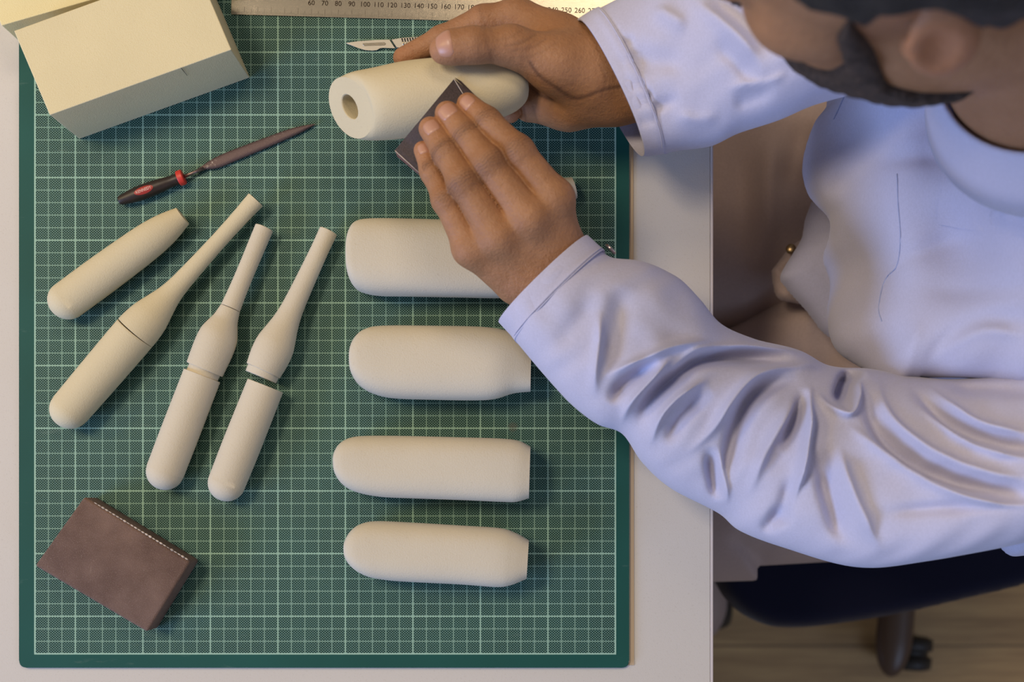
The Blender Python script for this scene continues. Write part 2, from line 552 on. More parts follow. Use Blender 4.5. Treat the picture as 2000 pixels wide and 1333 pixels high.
def mesh_sdf(f, lo, hi, vs, blk=12):
    lo = np.asarray(lo, float); hi = np.asarray(hi, float)
    n = (np.ceil((hi - lo) / vs / blk).astype(int)) * blk + 1
    val = np.ones(n, np.float32)
    r = blk * vs * 0.87 + 0.012
    nb = (n - 1) // blk
    cen = np.stack(np.meshgrid(*[np.arange(k) for k in nb], indexing='ij'), -1).reshape(-1, 3)
    cd = f(lo + (cen * blk + blk / 2) * vs)
    ar = np.arange(blk + 1)
    loc = np.stack(np.meshgrid(ar, ar, ar, indexing='ij'), -1).reshape(-1, 3)
    for c, d in zip(cen, cd):
        o = c * blk
        sl = tuple(slice(o[k], o[k] + blk + 1) for k in range(3))
        if abs(d) > r:
            if d < 0: val[sl] = np.where(val[sl] == 1, -1, val[sl])
            continue
        v = f(lo + (o + loc) * vs).reshape(blk + 1, blk + 1, blk + 1)
        val[sl] = v
    return surface_nets(val, lo, vs)

def cone(p, a, b, ra, rb):
    ab = b - a; t = np.clip(((p - a) @ ab) / (ab @ ab), 0, 1)
    q = p - a - t[:, None] * ab
    return np.sqrt((q * q).sum(1)) - (ra + (rb - ra) * t)

def smin(a, b, k):
    h = np.clip(0.5 + 0.5 * (b - a) / k, 0, 1)
    return b + (a - b) * h - k * h * (1 - h)

def smax(a, b, k):
    return -smin(-a, -b, k)

def chain(p, nodes, k=0.004):
    d = None
    for (a, ra), (b, rb) in zip(nodes[:-1], nodes[1:]):
        c = cone(p, a, b, ra, rb)
        d = c if d is None else smin(d, c, k)
    return d

def ellipsoid(p, c, r):
    q = (p - c) / r
    k0 = np.sqrt((q * q).sum(1)); k1 = np.sqrt(((q / r) ** 2).sum(1)) + 1e-9
    return k0 * (k0 - 1) / k1

# ================================================================== THE SETTING
fl_v, fl_f = box_poly([(-3, -3), (3.2, -3), (3.2, 3), (-3, 3)], -0.05, 0.0)
tag(mesh_obj('floor', fl_v, fl_f, M_FLOOR, smooth=False, origin=(0, 0, 0)), kind='structure')

M_WALL = mat_simple('painted_wall', (0.42, 0.40, 0.38), 0.9, nscale=6, namp=0.03)
for nm_, q_ in (('wall_left', [(-3.1, -3), (-3, -3), (-3, 3), (-3.1, 3)]), ('wall_right', [(3.2, -3), (3.3, -3), (3.3, 3), (3.2, 3)]),
               ('wall_back', [(-3.1, 3), (3.3, 3), (3.3, 3.1), (-3.1, 3.1)]), ('wall_front', [(-3.1, -3.1), (3.3, -3.1), (3.3, -3), (-3.1, -3)])):
    v, f = box_poly(q_, 0.0, 2.8)
    tag(mesh_obj(nm_, v, f, M_WALL, smooth=False), kind='structure')

# ================================================================== TABLE
ex = P(1393, 600)[0]
tb = empty('table', (-0.35, 0.1, 0.0))
tag(tb, 'white speckled laminate table under the green cutting mat', 'table')
v, f = box_poly([(-1.2, -0.95), (ex - 0.002, -0.95), (ex - 0.002, 0.8), (-1.2, 0.8)], TZ - 0.026, TZ, 0.0006, 1)
mesh_obj('tabletop', v, f, M_TABLE, tb, smooth=False)
v, f = box_poly([(ex - 0.0019, -0.95), (ex, -0.95), (ex, 0.8), (ex - 0.0019, 0.8)], TZ - 0.026, TZ + 0.0002, 0.0004, 1)
mesh_obj('edge_band', v, f, M_EDGE, tb, smooth=False)
for lx, ly in ((-1.12, -0.87), (-1.12, 0.72), (ex - 0.09, -0.87), (ex - 0.09, 0.72)):
    v, f = box_poly([(lx - .022, ly - .022), (lx + .022, ly - .022), (lx + .022, ly + .022), (lx - .022, ly + .022)], 0.0, TZ - 0.027, 0.003)
    mesh_obj('leg', v, f, M_BROWNPL, tb, smooth=False)

# ================================================================== CUTTING MAT
MT = 0.003
corners = [P(37, 1305, MT)[:2], P(1229, 1305, MT)[:2], P(1229, -215, MT)[:2], P(37, -215, MT)[:2]]
v, f = box_poly(round_poly(corners, 0.0055, 7), TZ + 0.0002, TZ + MT, 0.0004, 1)
mo = mesh_obj('cutting_mat', v, f, M_MAT, smooth=False, origin=P(1202, 1278, MT))
tag(mo, 'green self-healing cutting mat with white centimetre grid lying on the table', 'cutting mat')
highlight_strip = mesh_obj('edge_highlight', *box_poly([P(1215, 1300, 0)[:2], P(1238.5, 1300, 0)[:2], P(1237, 240, 0)[:2], P(1215, 240, 0)[:2]], TZ + 0.00005, TZ + 0.0006), mat_simple('tan_highlight', (0.52, 0.40, 0.27), 0.9), mo, smooth=False)  # added strip, its tan colour paints the highlight along the mat edge
highlight_strip['label'] = 'tan highlight strip along the right edge'
mesh = mo.data
pal = mat_simple('mat_cut_edge', (0.55, 0.50, 0.40), 0.8)
mesh.materials.append(pal)
for p in mesh.polygons:
    if abs(p.normal.z) < 0.5 and p.normal.x > 0.3: p.material_index = 1

# ================================================================== FOAM BLOCKS
def prism_from(base_px, h, z0, bev):
    pts = [P(x, y, z0)[:2] for x, y in base_px]
    return box_poly(pts, TZ + z0, TZ + z0 + h, bev, 2)

BH = 0.055
# corner points of the top face, brought down to the mat
def down(px_list, h, z0):
    return [tuple(np.array([NX, NY]) + (np.array(q) - np.array([NX, NY])) * (H - h - z0) / (H - z0)) for q in px_list]
top1 = [(97, 225), (452, 97), (382, -68), (27, 60)]
v, f = prism_from(down(top1, BH, MT), BH, MT, 0.0006)
b1 = empty('foam_block', P(250, 110, MT))
tag(b1, 'large rectangular cream foam block lying on the cutting mat above the needle file', 'foam block')
mesh_obj('block_body', v, f, M_BLOCK, b1, smooth=False)
for q, r in (((68, 138), 0.0013), ((97.5, 208), 0.0009)):
    c = P(q[0], q[1], BH + MT)
    v, f = lathe(c + [0, 0, -0.0002], c + [0, 0, 0.0003], [(0, r), (0.0004, r * .9)], 14)
    o = mesh_obj('peg_hole', v, f, mat_simple('pencil_brown', (0.30, 0.19, 0.09), 0.9), b1, smooth=False)
tp = P(354, 132.6, BH + MT) + np.array([.0001, -.0003, 0])
v, f = lathe(tp, tp - np.array([1e-6, 0, .0145]), [(0, .0002), (.0145, .0001)], 6)
mesh_obj('pencil_mark', v, f, M_INK, b1, smooth=False)
top2 = [(3, 50), (420, -70), (350, -235), (-67, -115)]
b2v, b2f = prism_from(down(top2, 0.040, MT), 0.040, MT, 0.0006)
o = mesh_obj('foam_block', b2v, b2f, mat_foam('yellow_block_foam', (0.80, 0.70, 0.40), 1.3), smooth=False)
tag(o, 'yellowish foam block behind the large block, mostly out of frame', 'foam block')

# ================================================================== RULER
rz = MT + 0.001
r_ang = math.atan2(47 - 28, 1120 - 451)
Rk = sc(rz)
def RP(mm, up, dz=0.0):
    """ruler coordinates: mm along from its zero end, up metres from its lower edge"""
    p = P(451 + mm * 2.622 * math.cos(r_ang), 28 + mm * 2.622 * math.sin(r_ang), rz)
    return p + np.array([math.sin(r_ang) * up, math.cos(r_ang) * up, dz])
rl = empty('steel_ruler', P(800, 20, MT))
tag(rl, 'brushed steel ruler with millimetre scale along the top of the mat', 'ruler')
poly = round_poly([RP(0, 0)[:2], RP(312, 0)[:2], RP(312, 0.030)[:2], RP(0, 0.030)[:2]], 0.0012, 4)
v, f = box_poly(poly, TZ + MT + 0.0001, TZ + rz, 0.0001, 1)
mesh_obj('blade', v, f, M_STEEL, rl, smooth=False)
parts = []
for mm in range(1, 307):
    L = 0.0052 if mm % 10 == 0 else (0.0036 if mm % 5 == 0 else 0.0020)
    w = 0.045
    wm = w if mm % 5 else 0.06
    q = [RP(mm - wm / 2 * 2, 0.0005), RP(mm + wm / 2 * 2, 0.0005), RP(mm + wm / 2 * 2, 0.0005 + L), RP(mm - wm / 2 * 2, 0.0005 + L)]
    q = [p + np.array([0, 0, 0.00012]) for p in q]
    parts.append((q, [(0, 1, 2, 3)]))
v, f = join(parts)
mesh_obj('graduation', v, f, M_INK, rl, smooth=False)

def text_mesh(body, size, extrude=0.0):
    cu = bpy.data.curves.new('txt', 'FONT')
    cu.body = body; cu.size = size; cu.align_x = 'CENTER'; cu.align_y = 'CENTER'; cu.extrude = extrude
    cu.resolution_u = 3
    ob = bpy.data.objects.new('txt', cu)
    COL.objects.link(ob)
    bpy.context.view_layer.update()
    dg = bpy.context.evaluated_depsgraph_get()
    me = bpy.data.meshes.new_from_object(ob.evaluated_get(dg))
    V = np.array([tuple(v.co) for v in me.vertices]); Fc = [tuple(p.vertices) for p in me.polygons]
    bpy.data.objects.remove(ob); bpy.data.curves.remove(cu); bpy.data.meshes.remove(me)
    return V, Fc

def place_text(V, at, ang, tilt=None):
    c, s = math.cos(ang), math.sin(ang)
    R = np.array([[c, -s, 0], [s, c, 0], [0, 0, 1]])
    W = V @ R.T
    return W + at
for val in range(60, 300, 10):
    V, Fc = text_mesh(str(val), 0.0052)
    mesh_obj('numeral', place_text(V, RP(val - 0.3, 0.0100, 0.00014), -r_ang), Fc, M_INK, rl, smooth=False)

# ================================================================== SCALPEL
sk = empty('scalpel', P(760, 85, MT))
tag(sk, 'steel craft scalpel lying on the mat, its handle under the index finger', 'scalpel')
bz = 0.0045
def flat_px(pts, z0, z1, bev=0.0002):
    return box_poly([P(x, y, z1)[:2] for x, y in pts][::-1], TZ + z0, TZ + z1, bev, 1)
v, f = flat_px([(674, 84), (700, 80.5), (730, 78.5), (760, 77), (772, 94.5), (748, 93.5), (742, 94), (736, 98), (727, 98.8), (713, 98), (700, 94)], bz, bz + 0.0005, 0.0001)
mesh_obj('blade', v, f, M_BLADE, sk, smooth=False)
v, f = flat_px([(709, 84.5), (751, 82.5), (754, 85.5), (751, 88.5), (711, 89.5), (708, 87)], bz + 0.0005, bz + 0.0007, 0.0001)
mesh_obj('blade_slot', v, f, M_STEEL, sk, smooth=False)
v, f = flat_px([(762, 76), (785, 74), (1090, 54), (1100, 62), (1092, 70), (788, 93), (774, 94)], MT + 0.0001, bz, 0.0006)
parts = [(v, f)]
mesh_obj('handle', v, f, M_BLADE, sk, smooth=False)
parts = []
for i in range(7):
    x = 787 + i * 5.2
    a = P(x - 2, 75 - i * .3, bz); b = P(x + 2.5, 92 - i * .3, bz)
    parts.append(lathe(a, b, [(0, 0.0006), (np.linalg.norm(b - a), 0.0006)], 8))
v, f = join(parts)
mesh_obj('grip_rib', v, f, M_STEEL, sk, smooth=True)

# ================================================================== NEEDLE FILE
nf = empty('needle_file', P(300, 375, MT))
tag(nf, 'small needle file with dark handle, red collar and grey tapering blade', 'file')
hz_ = MT + 0.0058
A0, A1 = P(232, 393, hz_), P(348, 349.5, hz_)
k = 1 / sc(hz_)
L = np.linalg.norm(A1 - A0)
prof = [(0, 0.0001), (0.0001, 6.5 * k), (0.0012, 8.6 * k), (L * .12, 11 * k), (L * .3, 13.8 * k), (L * .5, 14.2 * k), (L * .7, 13 * k), (L * .86, 11 * k), (L * .97, 11.2 * k), (L, 11.2 * k)]
pr = spline(prof, 50); pr[:, 1] = np.clip(pr[:, 1], 1e-5, 1); pr[:, 0] = np.maximum.accumulate(np.clip(pr[:, 0], 0, L))
v, f = lathe(A0, A1, pr, 40)
hd = mesh_obj('handle', v, f, M_HANDLE, nf, angle=40)
ax = (A1 - A0) / L
# collar
v, f = lathe(A1 - ax * 0.0002, A1 + ax * 0.005, [(0, 11 * k), (0.0003, 14 * k), (0.0008, 14.8 * k), (0.0040, 14.8 * k), (0.0046, 13.5 * k), (0.0047, 4 * k)], 36)
mesh_obj('collar', v, f, M_RED, nf, angle=35)
# oval label on top of the handle
lc = P(284, 376.5, hz_ + 13.9 * k)
la = math.atan2(ax[1], ax[0])
th = np.linspace(0, 2 * math.pi, 40, endpoint=False)
def on_handle(u, w, lift):
    """u along, w across on the top of the handle"""
    rr = 14.25 * k
    base = A0 + ax * (L * 0.45 + u)
    sd_ = np.array([-ax[1], ax[0], 0])
    return base + sd_ * w + np.array([0, 0, math.sqrt(max(0, rr * rr - w * w)) + lift])
V = [on_handle(0, 0, 0.0002)]; Fc = []
for rr_ in (0.35, 0.7, 1.0):
    for t in th: V.append(on_handle(19.5 * k * rr_ * math.cos(t), -0.0006 + 7.2 * k * rr_ * math.sin(t), 0.0002 if rr_ < 1 else 0.00005))
n = 40
for i in range(n): Fc.append((0, 1 + i, 1 + (i + 1) % n))
for r_ in range(2):
    for i in range(n): Fc.append((1 + r_ * n + i, 1 + (r_ + 1) * n + i, 1 + (r_ + 1) * n + (i + 1) % n, 1 + r_ * n + (i + 1) % n))
lab = mesh_obj('label_badge', V, Fc, M_LABELRED, hd)
V, Fc = text_mesh('KENNEDY', 0.0032)
V = np.array([on_handle(p[0] * 0.82, p[1] - 0.0006, 0.00035) for p in V])
mesh_obj('lettering', V, Fc, M_LABELTXT, hd, smooth=False)
# tang and blade
B0, B1 = A1 + ax * 0.0042, P(398, 329, MT + 0.003)
v, f = lathe(B0, B1, [(0, 3.2 * k), (np.linalg.norm(B1 - B0), 3.4 * k)], 20)
mesh_obj('tang', v, f, M_FILE, nf)
prof = [(384, 335, 3), (400, 327, 5), (414, 322, 9), (428, 316.5, 11), (450, 307, 11.2), (490, 291, 10.5), (530, 275, 9.6), (560, 263, 8.4), (580, 255.5, 7), (597, 249.5, 4.5), (611, 244.5, 1.8), (617, 242.5, 0.3)]
dirn = np.array([617 - 384, 242.5 - 335.0]); dirn /= np.linalg.norm(dirn); nrm = np.array([-dirn[1], dirn[0]])
ctrl = [(x - nrm[0] * w, y - nrm[1] * w, x + nrm[0] * w, y + nrm[1] * w, MT + 0.0022, 0.0018 * min(1, w / 6 + .15)) for x, y, w in prof]
v, f = loft(ctrl, 60, 24, e=0.75)
mesh_obj('blade', v, f, M_FILET, nf, angle=40)

# ================================================================== TURNED FOAM STICKS
def pxlathe(p0, p1, prof, zc, mat, name, parent=None, nv=56, start_round=None, z1=None):
    """prof in px along the line from p0 to p1"""
    z1 = zc if z1 is None else z1
    a, b = P(*p0, zc), P(*p1, z1); k = 1 / sc(zc)
    pr = [(d * k, r * k) for d, r in prof]
    if start_round: pr = [(d, r) for d, r in round_start(start_round * k, 14)] + pr
    v, f = lathe(a, b, pr, nv)
    return mesh_obj(name, v, f, mat, parent, angle=38)

def smooth_prof(pts, n=40):
    p = spline(pts, n); p[:, 0] = np.maximum.accumulate(p[:, 0]); return [tuple(x) for x in p]

zc1 = MT + 37 / sc(0.02)
o = pxlathe((102, 609), (361, 419), smooth_prof([(37, 37), (120, 37.2), (200, 35.5), (240, 33.5), (270, 30), (292, 25.5), (316, 19)], 40), zc1, M_FOAM, 'foam_handle_model', start_round=37)
tag(o, 'short round foam stick with tapered cut end, topmost on the left of the mat', 'foam model')

zc2 = MT + 41 / sc(0.02)
e2 = empty('foam_bottle_model', P(264, 651, MT))
tag(e2, 'longest foam bottle shape, closed at its seam, thin neck reaching up beside the file', 'foam model')
pxlathe((112, 829), (264, 651), smooth_prof([(38, 38.5), (120, 40), (200, 41), (233, 41)], 24) + [(233.8, 40.6)], zc2, M_FOAM, 'body', e2, start_round=38)
pxlathe((264.6, 650.2), (500, 390), [(0, 40.6)] + smooth_prof([(.5, 41), (20, 40), (45, 36.5), (75, 28.5), (100, 22.5), (130, 19), (180, 17), (240, 15.6), (300, 16), (350, 17.8)], 60) + [(350.6, 16.8)], zc2, M_FOAM, 'neck', e2, z1=zc2 - 0.003)

zc3 = MT + 37 / sc(0.02)
e3 = empty('foam_bottle_model', P(400, 722, MT))
tag(e3, 'foam bottle shape with its lower half almost pushed onto the stepped joint', 'foam model')
pxlathe((309.5, 955.5), (394.8, 734), smooth_prof([(36, 36.5), (120, 37), (237, 36.6)], 20) + [(237.6, 35.6)], zc3, M_FOAM_S, 'body', e3, start_round=36)
pxlathe((393, 738), (400.5, 721), [(0, 31), (22, 31.4)], zc3, M_FOAM_S, 'joint', e3)
ax3a, ax3b = (399.5, 722.5), (516.5, 444.5)
pxlathe(ax3a, ax3b, [(0, 35.8)] + smooth_prof([(0.8, 36.6), (30, 38.2), (55, 38.6), (75, 36.5), (92, 30.5), (108, 24), (128, 19.8), (129.5, 19.2)], 40), zc3, M_FOAM_S, 'shoulder', e3)
p = np.array(ax3a) + (np.array(ax3b) - np.array(ax3a)) * (130.2 / 301.6)
pxlathe(tuple(p), ax3b, [(0, 18.6)] + smooth_prof([(0.5, 19.2), (40, 17.6), (90, 17.2), (150, 17.8), (171, 18)], 20) + [(171.8, 17.2)], zc3, M_FOAM_S, 'neck', e3, z1=zc3 - 0.003)

o = pxlathe((429.5, 977.5), (518.5, 753.5), smooth_prof([(36, 36), (120, 37), (240, 36.2)], 20) + [(240.8, 35.2)], zc3, M_FOAM_S, 'foam_bottle_model', start_round=36)
tag(o, 'separate round-ended lower half of the rightmost foam bottle shape', 'foam model')
e4 = empty('foam_bottle_model', P(560, 620, MT))
tag(e4, 'separate upper half of the rightmost foam bottle shape, with long neck and stepped joint', 'foam model')
pxlathe((509.5, 737), (514.5, 725), [(0, 30.5), (0.8, 31.6), (14, 31.8)], zc3, M_FOAM_W, 'joint', e4)
pxlathe((514, 725), (642.3, 450), [(0, 33.8)] + smooth_prof([(0.8, 34.8), (30, 38), (55, 37.6), (75, 33.5), (100, 27.2), (125, 23), (150, 21), (200, 19), (260, 17.6), (302, 18)], 60) + [(303, 17)], zc3, M_FOAM_S, 'neck', e4, z1=zc3 - 0.003)

# hidden-but-for-its-end stick behind the hand
o = pxlathe((905, 432), (1125, 366), smooth_prof([(36, 37), (120, 37), (170, 31), (212, 24), (228, 21)], 30), MT + 0.0138, M_FOAM_W, 'foam_handle_model', start_round=37, z1=MT + 0.0082)
tag(o, 'foam stick under the sanding hand, only its cut tip showing right of the knuckles', 'foam model')

# ================================================================== FLAT FOAM BLANKS
def blank(rows, hz, name, label, mat, last=1.0, nt=90):
    m = max(abs(r[3] - r[1]) for r in rows)
    ctrl = []
    for i, r in enumerate(rows):
        w = abs(r[3] - r[1]) / m
        hh = hz * (0.12 + 0.88 * math.sqrt(max(0.0, 1 - (1 - w) ** 2))) if i < len(rows) / 2 else hz * (0.35 + 0.65 * w) * (last if i == len(rows) - 1 else 1)
        ctrl.append((*r, MT + hz, hh))
    v, f = loft(ctrl, nt, 64, e=0.72)
    o = mesh_obj(name, v, f, mat, angle=42)
    return tag(o, label, 'foam model', 'flat foam blanks in a column')

blank([(681, 503, 681, 508), (681.5, 470, 682.5, 540), (687, 447, 693, 562), (700, 434, 712, 572), (730, 429.5, 742, 577), (800, 430, 800, 578), (900, 433, 900, 580), (980, 436, 980, 581), (1020, 446, 1020, 574), (1034, 462, 1034, 560)],
      0.020, 'foam_blank', 'widest flat foam blank, partly hidden by the sanding hand', M_FOAM_W)
blank([(686, 704, 686, 708), (687.5, 680, 689, 732), (696, 660, 703, 754), (714, 645, 728, 769), (748, 638, 768, 778), (850, 638, 850, 781), (940, 640, 930, 782), (988, 647, 968, 779), (1018, 662, 1003, 768.5), (1037.5, 689, 1036, 765)],
      0.020, 'foam_blank', 'flat foam blank next to the shirt cuff, with a curved-in corner', M_FOAM_W)
blank([(654, 903, 654, 907), (656, 884, 659, 930), (667, 866, 674, 950), (689, 855, 700, 963), (724, 852, 742, 971), (800, 852.5, 800, 974), (900, 855, 900, 977.5), (980, 857.5, 980, 981), (1014, 862, 1008, 981), (1036, 873, 1033, 974)],
      0.019, 'foam_blank', 'flat foam blank with a straight square end, second from the bottom of the column', M_FOAM_W)
blank([(674, 1073, 674, 1077), (677, 1054, 680, 1096), (689, 1035, 697, 1115), (708, 1023, 724, 1128), (737, 1018.5, 760, 1134), (800, 1021, 800, 1137), (900, 1027, 900, 1142), (975, 1032, 970, 1147), (1006, 1041, 999, 1143), (1033, 1056, 1028.5, 1131)],
      0.019, 'foam_blank', 'lowest flat foam blank, nearest the bottom edge of the mat', M_FOAM_W)

# ================================================================== SANDING BLOCK
SBH = 0.024
topsb = [(164, 970), (372, 1097), (287, 1236), (67, 1106)]
sb = empty('sanding_block', P(225, 1100, MT))
tag(sb, 'worn brown sanding block lying on the bottom left of the mat', 'sanding block')
base = [P(x, y, SBH + MT)[:2] for x, y in topsb]
v, f = box_poly(base[::-1], TZ + MT + 0.0001, TZ + MT + SBH, 0.0022, 3)
bo = mesh_obj('abrasive_body', v, f, M_SAND, sb, angle=50)
a, b = P(184, 982, SBH + MT - .0004), P(368, 1094.5, SBH + MT - .0004)
pts = []
rng = np.random.default_rng(3)
parts = []
n = 26
for i in range(n):
    t0, t1 = i / n, (i + 0.9) / n
    w = 0.0006 * (0.5 + rng.random())
    p0, p1 = a + (b - a) * t0, a + (b - a) * t1
    parts.append(lathe(p0, p1, [(0, w * .4), (np.linalg.norm(p1 - p0) * .5, w), (np.linalg.norm(p1 - p0), w * .4)], 8, squash=0.5))
v, f = join(parts)
mesh_obj('worn_edge_highlight', v, f, M_SANDEDGE, sb)  # chipped bevel, with its highlight line painted in as pale chips

# ================================================================== HELD FOAM BODY
def held_foam():
    zc = 0.074
    #        centre px        half vector across (px, py)   half vector up: (px dx, py dy, z m)
    rows = [((684, 211), (27, 57), (40, -4, 0.0165)),
            ((705, 208), (24, 63), (26, -4, 0.0200)),
            ((745, 203), (16, 67), (10, -2, 0.0225)),
            ((800, 194), (9, 71), (2, 0, 0.0235)),
            ((870, 184), (6, 68), (0, 0, 0.0235)),
            ((930, 178), (3, 61), (0, 0, 0.0225)),
            ((975, 176), (1, 52), (0, 0, 0.0205)),
            ((1005, 175), (0, 41), (0, 0, 0.017)),
            ((1023, 174), (0, 28), (0, 0, 0.012)),
            ((1031, 174), (0, 15), (0, 0, 0.0065)),
            ((1033, 174), (0, 2), (0, 0, 0.001))]
    arr = spline([(c[0], c[1], a[0], a[1], u[0], u[1], u[2]) for c, a, u in rows], 70)
    k = 1 / sc(zc)
    nv = 64
    th = np.linspace(0, 2 * math.pi, nv, endpoint=False)
    R = []
    for cx, cy, ax_, ay_, ux, uy, uz in arr:
        c = P(cx, cy, zc)
        A = np.array([ax_ * k, -ay_ * k, 0]); U = np.array([ux * k, -uy * k, uz])
        R.append([c + A * math.cos(t) + U * math.sin(t) for t in th])
    R = np.array(R)
    # a ring set for the flat face and the drilled hole
    c = R[0].mean(0)
    A = (R[0][0] - R[0][nv // 2]) / 2; U = (R[0][nv // 4] - R[0][3 * nv // 4]) / 2
    nrm = np.cross(A, U); nrm /= np.linalg.norm(nrm)
    if nrm[0] > 0: nrm = -nrm
    hole = []
    hc = c + A * (-0.04) + U * 0.0
    rA = A / np.linalg.norm(A) * 0.0088; rU = U / np.linalg.norm(U) * 0.0074
    for dep, rr in ((-0.0, 1.06), (0.0006, 1.0), (0.012, 0.98), (0.022, 0.96)):
        hole.append([hc + (rA * math.cos(t) + rU * math.sin(t)) * rr - nrm * dep for t in th])
    rows_ = [hole[3], hole[2], hole[1], hole[0]]
    face = []
    for t_ in (0.5, 0.94, 0.985):
        face.append([(1 - t_) * np.array(hole[0][i]) + t_ * R[0][i] for i in range(nv)])
    allr = np.array(rows_ + face + list(R + 0))
    # soften the rim
    allr[7] = R[0] * 1.0
    return ring_mesh(allr)
v, f = held_foam()
hf = mesh_obj('foam_body_model', v, f, M_FOAM, angle=30)
tag(hf, 'rounded hollow foam body held between both hands, drilled hole at its cut end', 'foam model')

# ================================================================== SANDPAPER
def sandpaper():
    c4 = [(887, 154, .1005), (771, 294, .086), (822, 340, .086), (950, 205, .1005)]
    nu, nw = 24, 12
    rng = np.random.default_rng(5)
    top = []
    for i in range(nu + 1):
        for j in range(nw + 1):
            s, t = i / nu, j / nw
            px = (1 - t) * ((1 - s) * 887 + s * 771) + t * ((1 - s) * 950 + s * 820)
            py = (1 - t) * ((1 - s) * 154 + s * 294) + t * ((1 - s) * 207 + s * 340)
            z = .0985 + 0.004 * math.sin(math.pi * min(1, s * 1.2)) - 0.010 * max(0, s - .45) ** 1.3
            jit = 1.3 * rng.standard_normal(2) if (t == 1 or s == 1) else (0, 0)
            top.append(P(px + jit[0], py + jit[1], z))
    top = np.array(top); th_ = 0.0022
    n = len(top)
    V = np.concatenate([top, top - [0, 0, th_]])
    Fc = []
    W = nw + 1
    for i in range(nu):
        for j in range(nw):
            a, b, c, d = i * W + j, (i + 1) * W + j, (i + 1) * W + j + 1, i * W + j + 1
            Fc += [(a, b, c, d), (a + n, d + n, c + n, b + n)]
    for i in range(nu):
        for j in (0, nw):
            a, b = i * W + j, (i + 1) * W + j; Fc.append((a, a + n, b + n, b))
    for j in range(nw):
        for i in (0, nu):
            a, b = i * W + j, i * W + j + 1; Fc.append((a, a + n, b + n, b))
    return V, Fc
sp = empty('sandpaper', P(860, 245, 0.095))
tag(sp, 'folded piece of black sandpaper pressed on the held foam body by the fingertips', 'sandpaper')
v, f = sandpaper()
mesh_obj('folded_sheet', v, f, M_PAPER, sp, angle=40)
# the turned-under flaps that show at the two short ends
def flap(a, b, c, d, name):
    V = [P(*a), P(*b), P(*c), P(*d)]; V += [p - np.array([0, 0, 0.0008]) for p in V]
    Fc = [(0, 1, 2, 3), (7, 6, 5, 4), (0, 4, 5, 1), (1, 5, 6, 2), (2, 6, 7, 3), (3, 7, 4, 0)]
    mesh_obj(name, V, Fc, M_PAPER if name == 'end_flap' else M_PAPEREDGE, sp, smooth=False)
flap((889, 152, .0985), (900, 158, .0978), (956, 214, .0978), (950, 214, .0985), 'end_flap')
flap((772, 296, .091), (776, 306, .089), (826, 348, .089), (824, 338, .091), 'back_flap')
parts = []
for q0, q1 in (((886.5, 154, .0994), (906, 186, .1012)), ((771.5, 294.5, .0965), (822, 340.5, .0965))):
    a, b = P(*q0), P(*q1)
    v, f = lathe(a, b, [(0, 0.0003), (np.linalg.norm(b - a), 0.0003)], 6)
    mesh_obj('worn_fold', v, f, M_SANDEDGE, sp)

# ================================================================== PERSON
person = empty('person', (P(1750, 600)[0], P(1750, 600)[1], 0.0))
tag(person, 'bearded man in a pale shirt leaning over the table, sanding a foam body', 'person')

def N(px, py, z, r): return (P(px, py, z), r)
LH = {  # hand that sands, seen from its back
 'index': [N(914, 204, .1105, .0074), N(951, 238, .115, .0088), N(1012, 297, .121, .0099), N(1082, 388, .114, .0120), N(1090, 480, .092, .0165)],
 'middle': [N(874, 223, .1105, .0083), N(908, 263, .115, .0091), N(954, 321, .122, .0102), N(1032, 424, .116, .0122), N(1066, 500, .092, .017)],
 'ring': [N(841, 252, .1105, .0078), N(870, 296, .1145, .0085), N(904, 355, .120, .0097), N(970, 460, .113, .0118), N(1035, 525, .090, .0165)],
 'pinky': [N(826, 294, .104, .0061), N(842, 336, .107, .0067), N(869, 392, .111, .0078), N(918, 483, .106, .0108), N(1002, 548, .087, .0140)],
}
thumbL = [N(965, 285, .085, .0085), N(1005, 330, .085, .0095), N(1072, 400, .090, .012), N(1090, 490, .088, .016)]
foreA = [N(1088, 512, .087, .0185), N(1180, 590, .082, .021), N(1420, 800, .065, .030)]
foreB = [N(1046, 556, .084, .0170), N(1130, 650, .080, .021), N(1380, 880, .060, .030)]
kn = [N(1086, 388, .1150, .0085), N(1036, 428, .1170, .0090), N(974, 466, .1135, .0085), N(920, 490, .1065, .0080)]
def left_hand(p):
    palm = None
    for key in LH:
        n = LH[key]
        c = cone(p, n[3][0] + np.array([0, 0, -.001]), n[4][0], n[3][1], n[4][1])
        palm = c if palm is None else smin(palm, c, 0.010)
    c = chain(p, foreA, .01); palm = smin(palm, c, 0.014)
    c = chain(p, foreB, .01); palm = smin(palm, c, 0.014)
    for a, r in kn:
        palm = smin(palm, np.sqrt(((p - a) ** 2).sum(1)) - r, 0.011)
    th_ = chain(p, thumbL, .005); palm = smin(palm, th_, 0.006)
    out = palm
    for key in LH:
        n = LH[key][:4]
        d = chain(p, n, 0.005)
        m = n[2]
        d = smin(d, np.sqrt(((p - (m[0] + np.array([0, 0, .0015]))) ** 2).sum(1)) - m[1] * 0.93, 0.004)
        d = smin(d, palm, 0.0045)
        out = np.minimum(out, d)
    return out

